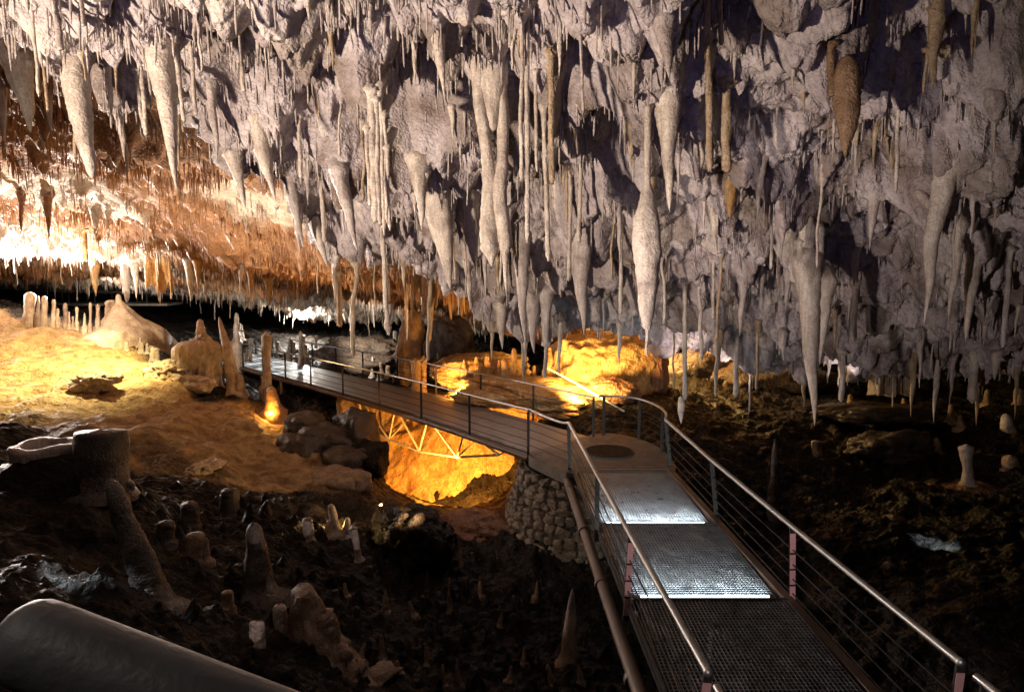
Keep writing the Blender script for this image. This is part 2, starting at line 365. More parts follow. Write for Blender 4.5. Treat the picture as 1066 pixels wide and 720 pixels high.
def poly_sd(X, Y, poly):
    ins = np.zeros(X.shape, bool); dm = np.full(X.shape, 1e9)
    for i in range(len(poly)):
        a, b = poly[i], poly[(i+1) % len(poly)]
        e = b-a; t = np.clip(((X-a[0])*e[0]+(Y-a[1])*e[1])/(e@e), 0, 1)
        dm = np.minimum(dm, np.hypot(X-a[0]-t*e[0], Y-a[1]-t*e[1]))
        c = ((a[1] > Y) != (b[1] > Y)) & (X < (b[0]-a[0])*(Y-a[1])/(b[1]-a[1]+1e-9)+a[0]); ins ^= c
    return np.where(ins, dm, -dm)
PG = np.stack([X, Y, Z], -1)
sd = poly_sd(X, Y, poly)+.5*fbm(PG*.7, 4, 60)
sand = sstep(-.25, .35, sd)
sand = np.maximum(sand, .75*np.exp(-((X+1.0)/2.2)**2-((Y-17.6)/1.3)**2))
sand = sand*(1-.65*sstep(18.5, 15.5, Y)*sstep(-.25, .35, fbm(PG*.8, 4, 71)))
rocky = 1-.85*sand
Z = Z+rocky*(.24*fbm(PG*.55, 4, 61)+.20*(np.abs(perlin(PG*.95, 62))-.2)+.16*np.abs(perlin(PG*2.3, 63))+.08*np.abs(perlin(PG*5.5, 64))+.03*fbm(PG*9, 2, 65))
gul = np.abs(perlin(np.stack([X*.75-Y*.25, Y*.28+X*.1, Z*0], -1), 66))
Z = Z+sand*(.24*fbm(PG*.6, 4, 67)+.22*gul-.08+.10*np.abs(perlin(PG*1.8, 68))+.03*np.abs(perlin(PG*6, 69))+.012*fbm(PG*16, 2, 70))
# small stalagmite bumps in the far field and the pit
far = sstep(24, 28, Y)*sstep(-14, -9, X)+sstep(3, 5, X)*sstep(12, 17, Y)
Z = Z+np.clip(far, 0, 1)*(.28*drips(X, Y, .8, .26, 21, 1.2, .35)+.16*drips(X, Y, .42, .15, 22, 1.1, .4))*(1-.7*sstep(3, 5, X))
pit = sstep(-9, -6, X)*sstep(4, 2, X)*sstep(15.5, 13.5, Y)
Z = Z+pit*(.30*drips(X, Y, .55, .14, 23, 1.2, .35)+.14*drips(X, Y, .25, .09, 24, 1.1, .5))
PG[..., 2] = Z
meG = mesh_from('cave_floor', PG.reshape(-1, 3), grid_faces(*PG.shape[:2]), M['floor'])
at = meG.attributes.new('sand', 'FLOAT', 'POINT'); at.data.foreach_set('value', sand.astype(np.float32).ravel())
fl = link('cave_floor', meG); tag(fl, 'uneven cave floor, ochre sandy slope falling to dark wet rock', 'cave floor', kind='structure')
bG = bvh(PG)
# far wall round the chamber
wl = []
for i in range(420):
    a = -.35*math.pi+i/419*1.7*math.pi
    wl.append([(-10+33*math.cos(a)*.97+(0), 25+29.5*math.sin(a))])
wl = np.array(wl)[:, 0]
zz = np.linspace(-8, 7, 110)
W = np.zeros((420, 110, 3)); W[..., 0] = wl[:, 0, None]; W[..., 1] = wl[:, 1, None]; W[..., 2] = zz[None]
dirw = np.stack([wl[:, 0]+10, wl[:, 1]-25], -1); dirw /= np.linalg.norm(dirw, axis=1)[:, None]
dsp = 1.4*fbm(W*.25, 4, 80)+.5*np.abs(perlin(W*np.array([1, 1, .5]), 81))+.2*np.abs(perlin(W*2.6, 82))
W[..., :2] -= dirw[:, None, :]*dsp[..., None]
wo = link('cave_wall', mesh_from('cave_wall', W.reshape(-1, 3), grid_faces(420, 110), M['wall'])); tag(wo, 'dark rough rock wall closing the far side of the cave', 'cave wall', kind='structure')

# ------------------------------------------------------------------ ray helpers
def hit(b, u, v, dmax=80):
    d = Vector(unp(u, v, 1)).normalized()
    loc, n, i, t = b.ray_cast(Vector((0, 0, 0)), d, dmax)
    return None if loc is None else np.array(loc)
def depth(p): return p[1]*ct-p[2]*st_
def drop(b, x, y, z0=20):
    loc, n, i, t = b.ray_cast(Vector((x, y, z0)), Vector((0, 0, -1)), 60)
    return None if loc is None else loc[2]
def lift(b, x, y, z0):
    loc, n, i, t = b.ray_cast(Vector((x, y, z0)), Vector((0, 0, 1)), 12)
    return None if loc is None else loc[2]

# ------------------------------------------------------------------ dripstone shapes (unit: length L along -z or +z from the origin)
def profile(kind, t):
    if kind == 'carrot': return (1-t)**.80*(1+.25*math.exp(-t/.12))
    if kind == 'cone':   return (1-t)**1.0*(1+.3*math.exp(-t/.1))
    if kind == 'club':   return (.78+.22*math.sin(t*5.5))*(1 if t < .72 else max(0, 1-((t-.72)/.28)**2)**.6)*(1+.2*math.exp(-t/.08))
    if kind == 'straw':  return (1 if t < .97 else .6)*(1+1.5*math.exp(-t/.02))
    if kind == 'spindle': return .26+.8*max(0, math.sin(math.pi*min(1, max(0, (t-.34)/.66))**.8)) if t < .985 else .08
    if kind == 'bulb':   return max(.03, math.sin(math.pi*t**.62)**.8)
    if kind == 'column': return .8+.2*math.sin(3+t*4)+(.3*math.exp(-t/.05)) if t < .9 else max(.05, (1-t)/.1)
    if kind == 'flat':  return (1+.35*math.exp(-t/.08)) if t < .95 else max(.0, 1-((t-.95)/.05)**2)**.4*.97
    if kind == 'stump':  return (1+.35*math.exp(-t/.08)) if t < .82 else max(.0, 1-((t-.82)/.18)**2)**.5
    if kind == 'mite':   return (1-.55*t)*(1 if t < .86 else max(0, 1-((t-.86)/.14)**2)**.55)*(1+.7*math.exp(-t/.07))
    if kind == 'spire':  return (1-t)**.55*.95*(1+.6*math.exp(-t/.06)) if t < .99 else .05
    if kind == 'tent':   return (1-t)**1.35*1+.10*(1-t)+.02
    return 1-t
def dripstone(axis_end, w, kind, seed, segs=18, rings=44, rough=1.0, bend=.04, embed=.2, flute=0, root=None):
    """one continuous lathe from the origin to axis_end, knobbly and slightly crooked"""
    e = np.asarray(axis_end, float); L = np.linalg.norm(e); d = e/L
    ref = np.array([1, 0, 0]) if abs(d[0]) < .8 else np.array([0, 1., 0])
    x = np.cross(d, ref); x /= np.linalg.norm(x); y = np.cross(d, x)
    ts = np.linspace(0, 1, rings); ts = np.concatenate([[-embed/L, -embed*.6/L, -embed*.25/L], ts])
    V = np.zeros((len(ts), segs, 3)); a = np.arange(segs)/segs*2*math.pi
    ph = seed*3.7
    for i, t in enumerate(ts):
        tc = max(0, t); r = w/2*profile(kind, tc)*(1 if t >= 0 else 1+(-.25 if kind == 'tent' else -.1)*t*L/max(embed, .01))
        off = bend*L*(perlin(np.array([[tc*2.2, ph, 0.]]))[0]*x+perlin(np.array([[tc*2.2, ph, 9.]]))[0]*y)*math.sin(math.pi*min(1, tc*1.0))*.9
        c = d*t*L+off if t >= 0 or root is None else np.asarray(root)*(-t*L)+d*t*L*.25
        V[i] = c+r*(np.cos(a)[:, None]*x+np.sin(a)[:, None]*y)
    C = V.mean(1, keepdims=True); Dv = V-C
    s = max(w, .04)
    n = .30*perlin(V*np.array([1, 1, .30])/s*1.3+ph)+.14*np.abs(perlin(V*np.array([1, 1, .12])/s*4.5+ph))+.10*perlin(V*np.array([1, 1, 1])/s*3.2+ph)+.05*perlin(V/s*7+ph)
    # ring-like growth bands
    band = .018*np.sin(np.linspace(0, 1, len(ts))[:, None]*L/s*5+ph+2*perlin(V[:, :1, :]/s+ph)[..., 0][:, None])
    if flute:
        fa = a[None, :]*np.ones((len(ts), 1)); n = n+flute*(np.abs(perlin(np.stack([np.cos(fa)*5, np.sin(fa)*5, ts[:, None]*1.2+0*fa], -1)+ph))-.2)
    V = C+Dv*(1+rough*(n[..., None]+band[..., None]))
    tip = (d*L)[None]
    Vf = np.concatenate([V.reshape(-1, 3), tip]); n0 = len(Vf)-1
    Fc = [list(q) for q in grid_faces(len(ts), segs, True)]
    b0 = (len(ts)-1)*segs
    Fc += [[b0+k, b0+(k+1) % segs, n0] for k in range(segs)]
    return Vf, Fc
def join(lst):
    V, Fc, n = [], [], 0
    for v, f in lst:
        V.append(v); Fc += [[q+n for q in ff] for ff in f]; n += len(v)
    return np.concatenate(V), Fc
NST = 0
ROOTS = []
def hang(u, v0, v1, w, kind, label, mat='pale', u1=None, d=None, ceil='A', group='stalactites hanging from the near ceiling', extra=(), segs=18, rough=1.0, name='stalactite', cat='stalactite', reach=True):
    """stalactite seen from pixel (u, v0) down to (u1, v1), w pixels wide; rooted on the ceiling hit by that ray"""
    global NST
    b = bA if ceil == 'A' else bB
    u1 = u if u1 is None else u1
    if d is None:
        p = hit(b, u, v0) if v0 >= -25 else None
        if p is None: p = hit(b, u, max(v0, 2)) if v0 < 20 else None
        if p is None: p = hit(bB if ceil == 'A' else bA, u, v0)
        d = depth(p)-.05 if p is not None else 12.
    root, tip = unp(u, v0, d), unp(u1, v1, d)
    e = .4
    if reach:
        z = lift(b, root[0], root[1], root[2]-.02)
        if z is not None: e = min(2.5, max(.3, z-root[2]+.25))
    if kind != 'straw': w = w*.93
    k = d/F; wm = w*k; e = 1.0*wm+.35; RD = (0, .9, .42)
    if ceil == 'A': ROOTS.append((root[0], root[1], root[2], wm))
    if w >= 11 and kind in ('carrot', 'club', 'column') and not extra:      # side drips fused to the body
        hv = v1-v0; ex = []
        for q in range(rnd.randint(2, 4)):
            sx = rnd.uniform(-.42, .42)*w; a = rnd.uniform(-.05, .3)
            ex.append((sx+(u1-u)*a, hv*a, sx*.55+(u1-u)*(a+.4), hv*(a+rnd.uniform(.22, .5)), w*rnd.uniform(.28, .5), rnd.choice(['carrot', 'carrot', 'straw' if w < 14 else 'carrot'])))
        extra = ex
    L = np.linalg.norm(tip-root)
    parts = [dripstone(tip-root, wm, kind, NST*1.3+1, segs, int(min(90, max(26, L/wm*9))), rough, embed=e, bend=.035 if kind != 'straw' else .012, root=RD)]
    for (du, a0, du1, a1, w2, k2) in extra:
        r2, t2 = unp(u+du, v0+a0, d), unp(u+du1, v0+a1, d)
        v, f = dripstone(t2-r2, w2*k, k2, NST*2.1+5+du, max(10, segs-4), 40, rough, embed=.5, root=RD); parts.append((v+(r2-root), f))
    V, Fc = join(parts)
    o = link(name, mesh_from(name, V, Fc, M[mat]), loc=root)
    tag(o, label, cat, group); NST += 1
    return o
G1 = 'stalactites hanging from the near ceiling'
H = [
 (72,45,186,27,'club','long thick stalactite with a waist halfway, over the bright white alcove','pale',96),
 (15,50,139,30,'carrot','stout stalactite tapering to a blunt tip near the upper left corner','pale',32),
 (3,85,170,9,'carrot','narrow stalactite at the very left edge of the picture','lilac',4),
 (49,92,141,10,'carrot','short crooked stalactite just right of the stout blunt one at upper left','lilac',54),
 (55,-8,53,6,'straw','thin stalactite above the long waisted stalactite at upper left','lilac',64),
 (162,25,198,34,'carrot','long carrot shaped stalactite with a needle tip over the brown alcove','pale',184),
 (178,15,128,4,'straw','thin white straw just right of the needle tipped carrot stalactite','pale',192),
 (199,50,121,4,'straw','thin short straw right of the needle tipped carrot, second straw along','pale',204),
 (146,55,142,4,'straw','left straw of the pair hanging left of the needle tipped carrot','pale',152),
 (141,75,135,4,'straw','short right straw of the pair beside the needle tipped carrot','pale',150),
 (220,85,172,12,'carrot','slim pinkish stalactite over the left end of the brown rear ceiling','lilac',226),
 (249,48,96,4,'straw','lone thin straw high on the smooth lilac slope at upper left','pale',254),
 (268,125,210,27,'carrot','wide stalactite pointing at the white needle crust on the rear ceiling','pale',287),
 (242,160,219,17,'carrot','stalactite at the lip left of the white needle crust','pale',256),
 (311,122,186,4,'straw','thin straw over the right end of the white needle crust','pale',313),
 (333,180,252,4,'straw','long thin straw at the lip above the orange rear ceiling','pale',338),
 (262,-8,24,13,'carrot','short stalactite cut by the top edge, left of centre','pale',269),
 (320,-10,27,7,'carrot','thin stalactite cut by the top edge above the lilac slope','pale',322),
 (84,-5,28,4,'straw','thin straw cut by the top edge at upper left','lilac',87),
 (300,180,258,16,'carrot','curved stalactite hanging over the orange rear ceiling, left of two','lilac',316),
 (322,215,278,18,'carrot','short broad stalactite with a white tip at the lip over the orange ceiling','pale',341),
 (352,175,262,20,'carrot','ribbed stalactite right of the white tipped one at the lip','lilac',372),
 (455,38,105,13,'carrot','small beige stalactite at the top left of the pale double column','pale',463),
 (470,112,146,8,'carrot','small blunt stalactite just left of the pale double column','pale',472),
 (543,18,189,4.5,'straw','left straw of the long pair hanging right of the double column','pale',543),
 (549,15,253,5,'straw','right straw of the long pair hanging right of the double column','pale',549),
 (566,112,272,5,'straw','long straw right of the paired straws, reaching below the double column shoulder','pale',571),
 (573,55,192,6.5,'straw','thick beige straw at the right of the long straw cluster','tan',575),
 (557,75,179,3.5,'straw','fine straw between the paired straws and the thick beige one','pale',559),
 (594,180,292,4,'straw','thin straw hanging before the broad grey carrot over the yellow wall','pale',592),
 (695,88,221,28,'carrot','plump stalactite beside the stem of the long spindle','pale',697),
 (690,22,82,24,'carrot','broad blunt stalactite above the plump one near the top centre','lilac',697),
 (656,130,177,8,'carrot','short brown stalactite left of the long spindle stem','tan',658),
 (435,165,240,21,'carrot','wide beige stalactite beside the cluster of fine straws','pale',439),
 (452,190,302,36,'carrot','big broad stalactite hanging over the orange fluted curtain','pale',469),
 (485,200,290,26,'carrot','thick stalactite just left of the double column tip','pale',497),
 (540,225,360,23,'carrot','long grey stalactite right of the double column, reaching the orange rocks','lilac',547),
 (553,298,368,19,'carrot','pointed grey stalactite second right of the double column tips','lilac',556),
 (604,220,349,32,'carrot','broad grey carrot stalactite hanging before the glowing yellow wall','lilac',608),
 (520,308,364,16,'carrot','stalactite lit bright pink at the centre of the lip','pale',523),
 (487,272,322,9,'carrot','slim stalactite left of the bright pink one at the lip','lilac',490),
 (647,225,327,4,'straw','thin straw left of the hanging spindle','pale',646),
 (612,240,300,6,'straw','short straw behind the broad grey carrot','lilac',615),
 (736,-12,179,7,'straw','long straight pole like straw hanging from the top edge','tan',739),
 (749,-10,47,5,'straw','short straw cut by the top edge beside the long pole','tan',751),
 (756,88,180,9,'straw','knobbly tan straw below right of the long pole','tan',757),
 (760,180,228,14,'bulb','small orange brown spindle hanging below the knobbly straw','orange',760),
 (794,163,237,10,'carrot','left finger of the slim pair right of the orange brown spindle','pale',787),
 (797,188,230,7,'carrot','right finger of the slim pair right of the orange brown spindle','pale',796),
 (881,58,165,29,'bulb','large brown spindle shaped stalactite alone on the dark right ceiling','brown',880),
 (864,48,101,8,'straw','short brown stem left of the large brown spindle','brown',866),
 (836,88,118,7,'carrot','small brown finger left of the large brown spindle','tan',837),
 (1035,98,127,20,'club','blunt pale block on the ceiling near the upper right edge','lilac',1037),
 (929,148,181,11,'carrot','short stalactite right below the large brown spindle','tan',928),
 (1000,232,344,13,'carrot','middle slim stalactite of the tall trio at right','pale',987),
 (1014,256,357,21,'carrot','right hand fat stalactite of the tall trio at right','pale',1005),
 (1052,260,362,5,'straw','thin straw near the right edge of the ceiling','lilac',1044),
 (890,256,299,13,'carrot','small smooth stalactite over the dark field right of the twin root stalactite','pale',889),
 (891,296,354,6,'straw','thin stem below the small smooth stalactite','lilac',888),
 (744,213,269,12,'carrot','pale tooth hanging below the long pole straw','pale',746),
 (743,272,332,3.5,'straw','fine straw below the pale tooth','pale',742),
 (713,295,416,4.5,'straw','brightly lit straw nearest the yellow wall','pale',713),
 (709,412,441,8,'bulb','little drop shaped stalactite at the foot of the lit straw','pale',709),
 (767,345,413,5,'straw','bright white straw over the dark floor, right of the drop','pale',766),
 (878,368,418,5,'straw','short bright straw right of the twin root stalactite','pale',876),
 (951,370,435,8,'carrot','thin stalactite with a bulging tip just right of the pale curtain','tan',948),
 (976,372,441,9,'carrot','long slender stalactite second right of the pale curtain','pale',972),
 (993,368,422,7,'carrot','slender stalactite third right of the pale curtain','lilac',988),
 (1038,366,396,13,'carrot','stubby white tipped stalactite at the lip near the right edge','pale',1035),
 (815,346,377,9,'carrot','small stalactite before the lit gap, left of the twin root stalactite','lilac',816),
 (1015,366,420,12,'column','short ragged cluster of fused stalactites at the lip at right','pale',1012),
]
for h in H: hang(h[0], h[1], h[2], h[3], h[4], h[5], h[6], h[7])
hang(500,58,278,24,'column','tall pale double column, two fused shafts, largest at the centre','pale',512,
     extra=[(20,0,26,215,20,'column'), (26,205,27,250,7,'carrot'), (8,-20,12,80,30,'club')])
hang(674,112,346,28,'spindle','long stalactite with thin stem and swollen carrot end, before the yellow wall','pale',673,
     extra=[(0,230,-1,258,3,'straw')])
hang(568,305,366,17,'carrot','grey stalactite ending in a thin drip, right of the pointed one','lilac',569, extra=[(1,55,-1,88,4,'straw')])
hang(840,268,444,27,'carrot','largest stalactite on the right, with a root split in two, over the dark floor','pale',848, extra=[(21,24,13,112,18,'carrot'),(-10,-16,-7,46,13,'carrot'),(12,-30,14,30,12,'carrot'),(-2,-40,0,30,16,'club')])
hang(984,170,338,25,'carrot','leaning left hand stalactite of the tall trio at right','pale',962)
hang(978,-6,90,15,'club','contorted hooked stalactite against the black hollow at upper right','tan',971, extra=[(-6,18,-10,58,9,'carrot'), (8,60,-18,58,5,'straw')])
hang(386,95,232,8,'straw','bundle of fine white straws left of centre','pale',391,
     extra=[(5,10,10,140,5,'straw'), (9,-5,14,150,4,'straw'), (13,25,17,138,4,'straw'), (-4,40,-1,120,4,'straw'), (17,60,20,145,4,'straw')], cat='straw cluster', name='straw_cluster')
hang(397,225,348,4.5,'straw','very long single straw ending in a small knob before the dark rear field','pale',404, extra=[(6,112,8,124,7,'club')])

# the ceiling swells down into every root
def swell():
    xy = PA[..., :2]; dzz = np.zeros(PA.shape[:2])
    for (rx, ry, rz, wm) in ROOTS:
        Rr = max(.16, 1.25*wm)
        j = np.abs(PA[..., 0]-rx) < 3*Rr
        r = np.hypot(PA[..., 0]-rx, PA[..., 1]-ry-.15*wm)
        g = (1.25*wm+.08)*np.exp(-(r/Rr)**1.5)*np.exp(-np.clip(np.abs(PA[..., 2]-rz)-.5, 0, 9)/.3)
        dzz = np.maximum(dzz, np.where(j, g, 0))
    PA[..., 2] -= dzz*(1+.35*perlin(PA*4.5, 33))
    meA.vertices.foreach_set('co', PA.reshape(-1).astype(np.float32)); meA.update()
swell()

# draperies: wavy sheets with a ragged hem
def drapery(u0, u1, v0, v1, d, mat, label, teeth=7, thick=.14, seed=1, hem=.35, ceil='A', group=None):
    a, b, c = unp(u0, v0, d), unp(u1, v0, d), unp((u0+u1)/2, v1, d)
    n, m = 90, 40; X = b-a; W = np.linalg.norm(X); X /= W; Hh = a[2]-c[2]; Yd = np.cross([0, 0, 1.], X)
    s = np.linspace(0, 1, n); V = []
    top = lift(bA if ceil == 'A' else bB, *((a+b)/2)[:2], a[2]-.02); up = .3 if top is None else min(2., max(.2, top-a[2]+.15))
    tooth = np.abs(np.sin(s*math.pi*teeth+seed))**.7*(.6+.4*np.sin(s*11+seed))
    wave = np.sin(s*math.pi*2*teeth*.6+seed)*.16+np.sin(s*math.pi*teeth*2.2+seed)*.06
    for side in (1, -1):
        for t in np.linspace(0, 1, m):
            ln = (Hh*(1-hem+hem*tooth)+up)*t-up
            th = thick*(1-.75*t)*(np.sin(np.clip(s, .001, .999)*math.pi)**.3)*(1+.5*np.sin(s*math.pi*2*teeth+seed))
            pt = a+X*(s*W)[:, None]+Yd*(wave*(.4+.6*t)+side*th*.5)[:, None]; pt[:, 2] -= ln
            V.append(pt)
    V = np.array(V); V = V+.02*np.stack([perlin(V*6+k*7) for k in range(3)], -1)
    f1 = [list(q) for q in grid_faces(m, n)]; f2 = [[q+m*n for q in f[::-1]] for f in f1]
    rim = [(m-1)*n+k for k in range(n)]; rim2 = [2*m*n-n+k for k in range(n)]
    e = [[rim[k], rim2[k], rim2[k+1], rim[k+1]] for k in range(n-1)]
    for j in (0, n-1):
        e += [[i*n+j, m*n+i*n+j, m*n+(i+1)*n+j, (i+1)*n+j] for i in range(m-1)]
    V = V.reshape(-1, 3); o0 = (a+b)/2
    o = link('drapery', mesh_from('drapery', V-o0, f1+f2+e, M[mat]), loc=o0); return tag(o, label, 'drapery', group)
drapery(909, 947, 374, 414, 19.2, 'tan', 'wide pale curtain of flowstone at the lip over the dark field', 4, .2, 2, .08)
drapery(420, 462, 278, 356, 23.5, 'orange', 'orange fluted curtain below the big broad stalactite', 5, .3, 1, .75, 'B')
drapery(462, 484, 300, 334, 25, 'orange', 'small yellow curtain right of the orange fluted one', 4, .25, 4, .6, 'B')
drapery(150, 180, 262, 318, 25.5, 'orange', 'yellow fluted curtain behind the tent shaped mound', 4, .3, 3, .45, 'B')
# rear ceiling stalactites one can tell apart
G2 = 'stalactites hanging from the rear ceiling'
HB = [
 (98,270,308,11,'carrot','yellow stalactite hanging before the far walkway','orange',100),
 (196,270,314,12,'carrot','white pointed stalactite right of the yellow fluted curtain','pale',199),
 (260,278,309,8,'carrot','yellow stalactite third from the end of the orange ceiling fringe','orange',261),
 (280,290,317,10,'carrot','orange cone last in the fringe of the orange ceiling','orange',280),
 (251,276,308,6,'carrot','pale thin stalactite in the fringe of the orange ceiling','pale',250),
 (206,272,300,9,'carrot','orange short stalactite beside the white pointed one','orange',206),
 (131,276,315,10,'club','pale green grey stalactite above the tent shaped mound','pale',132),
 (141,276,311,8,'carrot','forked pale stalactite right of the tent mound tip','pale',142),
 (50,205,250,9,'carrot','dark red stalactite silhouetted against the white glare, long one','red',51),
 (22,200,244,8,'carrot','dark red stalactite silhouetted against the white glare, near the left edge','red',22),
 (88,240,272,5,'straw','thin reddish straw in the white glare','orange',89),
 (352,285,340,5,'straw','tall thin column like straw before the grey rear wall','tan',354),
]
for h in HB: hang(h[0], h[1], h[2], h[3], h[4], h[5], h[6], h[7], ceil='B', group=G2)

# ------------------------------------------------------------------ unnamed crowd: individuals by copy, then the rest as stuff
protos = []
for i, (k, w) in enumerate([('carrot', .14), ('carrot', .11), ('cone', .17), ('carrot', .09), ('straw', .030), ('straw', .036), ('straw', .04), ('carrot', .17), ('club', .10)]):
    V, Fc = dripstone((rnd.uniform(-.04, .04), rnd.uniform(-.04, .04), -1), w, k, 50+i, 12, 26, 1.0, embed=.2)
    for mt in ('pale', 'lilac', 'tan') if k != 'straw' else ('pale', 'tan'):
        protos.append((k, mt, mesh_from('stalactite', V, Fc, M[mt])))
def local_minima(G, win):
    z = G[..., 2]; m = np.ones(z.shape, bool)
    for dx in range(-win, win+1, max(1, win//3)):
        for dy in range(-win, win+1, max(1, win//3)):
            if dx or dy: m &= z <= np.roll(np.roll(z, dx, 0), dy, 1)
    return m
def crowd(G, bv, n, win, lab, group, lo, hi, region, mats):
    m = local_minima(G, win); pu, pv, pd = proj(G)
    m &= (pu > 5) & (pu < 1060) & (pv > 5) & (pv < 420) & (pd > 4) & region(pu, pv, pd)
    idx = np.argwhere(m); rng.shuffle(idx); k = 0
    base = {}
    for i, j in idx:
        if k >= n: break
        p = G[i, j]; d = Vector(p)
        loc, _, _, t = bv.ray_cast(Vector((0, 0, 0)), d.normalized(), d.length-.35)
        if loc is not None: continue
        if bv is bB and bA.ray_cast(Vector((0, 0, 0)), d.normalized(), d.length-.1)[0] is not None: continue
        kind, mt, me = rnd.choice([q for q in protos if q[1] in mats])
        key = me.name
        if key not in base:
            o = link('stalactite', me); base[key] = o; tag(o, lab, 'stalactite', group)
        else:
            o = base[key].copy(); COL.objects.link(o)
        L = rnd.uniform(lo, hi)*(1.6 if kind == 'straw' else 1)*min(1.3, pd[i, j]/11)
        o.location = p+np.array([0, 0, .12]); s = L*rnd.uniform(.75, 1.25); o.scale = (s, s, L); o.rotation_euler = (0, 0, rnd.uniform(0, 6))
        k += 1
    return k
nA_ = crowd(PA, bA, 150, 6, 'small unlit or half lit stalactite in the crowd on the near ceiling', 'small stalactites crowding the near ceiling', .35, .95, lambda u, v, d: (tt > 60) & (tt < 515), ('pale', 'lilac', 'tan'))
nB_ = crowd(PB, bB, 55, 4, 'small stalactite in the fringe of the rear ceiling', 'small stalactites fringing the rear ceiling', .3, .7, lambda u, v, d: (u < 500) & (v < 330), ('tan', 'pale'))
def stuff_drips(name, G, n, lo, hi, mat, label, region, flip=1, straw=.3, ws=(.10, .2)):
    pu, pv, pd = proj(G); m = region(pu, pv, pd)&(fbm(G*.9, 3, 77) > -.12+.5*rng.random(G.shape[:2])**2); idx = np.argwhere(m)
    sel = idx[rng.integers(0, len(idx), n)]; base = G[sel[:, 0], sel[:, 1]]
    L = lo+(hi-lo)*rng.random(n)**2.2; isst = rng.random(n) < straw; w = np.where(isst, .018+.012*rng.random(n), L*(ws[0]+(ws[1]-ws[0])*rng.random(n))); L = np.where(isst, L*1.5, L)
    ts = np.array([-.25, .05, .3, .6, .85, 1.0]); seg = 6; a = np.arange(seg)/seg*2*math.pi
    pr = np.array([1.3, 1.05, .8, .52, .26, .03]); ps = np.array([1.4, 1, 1, 1, 1, .3])
    r = np.where(isst[:, None], ps[None], pr[None])*w[:, None]/2*(1+.25*rng.normal(size=(n, 6)).clip(-1, 1))
    lean = rng.normal(size=(n, 2))*.03
    V = np.zeros((n, 6, seg, 3))
    V[..., 0] = (base[:, 0, None]+lean[:, 0, None]*L[:, None]*ts)[..., None]+r[..., None]*np.cos(a)
    V[..., 1] = (base[:, 1, None]+lean[:, 1, None]*L[:, None]*ts)[..., None]+r[..., None]*np.sin(a)
    V[..., 2] = (base[:, 2, None]-flip*ts*L[:, None])[..., None]
    f = grid_faces(6, seg, True); Fc = (f[None]+(np.arange(n)*6*seg)[:, None, None]).reshape(-1, 4)
    o = link(name, mesh_from(name, V.reshape(-1, 3), Fc, M[mat])); o['kind'] = 'stuff'; o['label'] = label; o['category'] = 'dripstone'
    return o
vis = lambda u, v, d: (u > -60) & (u < 1130) & (v > -60) & (v < 430) & (d > 4)
stuff_drips('small_dripstone', PA, 3800, .05, .30, 'lilac', 'countless tiny pale drips studding the near ceiling', lambda u, v, d: vis(u, v, d) & (tt > 50) & (tt < 520), straw=.5)
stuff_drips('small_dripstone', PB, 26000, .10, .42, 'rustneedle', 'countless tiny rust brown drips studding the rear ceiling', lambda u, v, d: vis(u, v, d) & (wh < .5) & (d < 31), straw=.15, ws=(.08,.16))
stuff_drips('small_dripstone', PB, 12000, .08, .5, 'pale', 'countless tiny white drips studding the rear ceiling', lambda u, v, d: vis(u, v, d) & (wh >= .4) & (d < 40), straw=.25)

# ------------------------------------------------------------------ stalagmites
def ground_hit(u, v): return hit(bG, u, v)
def rise(u, vb, vt, w, kind, label, mat='mite', ut=None, d=None, group=None, extra=(), segs=18, rough=1.0, name='stalagmite', cat='stalagmite', bend=.03, flute=0):
    """stalagmite standing on the floor at pixel (u, vb), top at (ut, vt), w pixels wide"""
    global NST
    ut = u if ut is None else ut
    if d is None:
        p = ground_hit(u, vb); d = depth(p)+.02 if p is not None else 15
    base, tip = unp(u, vb, d), unp(ut, vt, d)
    z = drop(bG, base[0], base[1], base[2]+1.5); e = .15
    if kind == 'tent': e = 1.2
    if z is not None and kind != 'tent': e = min(1.6, max(.1, base[2]-z+.15))
    k = d/F; wm = w*k; L = np.linalg.norm(tip-base)
    parts = [dripstone(tip-base, wm, kind, NST*1.7+2, segs, int(min(70, max(26, L/wm*12))), rough, embed=e, bend=bend, flute=flute)]
    for (du, dv0, du1, dv1, w2, k2) in extra:
        r2, t2 = unp(u+du, vb+dv0, d), unp(u+du1, vb+dv1, d)
        v, f = dripstone(t2-r2, w2*k, k2, NST*2.3+7+du, max(10, segs-4), 34, rough, embed=.2); parts.append((v+(r2-base), f))
    V, Fc = join(parts)
    o = link(name, mesh_from(name, V, Fc, M[mat]), loc=base); tag(o, label, cat, group); NST += 1
    return o
GP = 'stalagmites in the dark pit below the camera'
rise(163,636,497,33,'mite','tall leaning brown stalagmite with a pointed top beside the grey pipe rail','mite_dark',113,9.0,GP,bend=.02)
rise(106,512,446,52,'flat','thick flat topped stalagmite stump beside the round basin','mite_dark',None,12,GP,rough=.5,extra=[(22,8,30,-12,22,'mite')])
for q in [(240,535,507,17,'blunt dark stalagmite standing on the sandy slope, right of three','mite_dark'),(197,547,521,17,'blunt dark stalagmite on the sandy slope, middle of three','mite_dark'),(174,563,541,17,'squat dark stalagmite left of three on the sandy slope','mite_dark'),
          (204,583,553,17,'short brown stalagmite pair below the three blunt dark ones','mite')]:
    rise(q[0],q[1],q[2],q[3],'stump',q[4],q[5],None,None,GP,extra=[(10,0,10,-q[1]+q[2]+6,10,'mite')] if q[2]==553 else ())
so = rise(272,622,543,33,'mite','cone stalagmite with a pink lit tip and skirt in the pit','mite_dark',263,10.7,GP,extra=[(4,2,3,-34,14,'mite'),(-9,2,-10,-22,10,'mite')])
rise(322,562,538,10,'stump','small pink lit stalagmite left of the yellow lit cluster','mite_pale',319,None,GP)
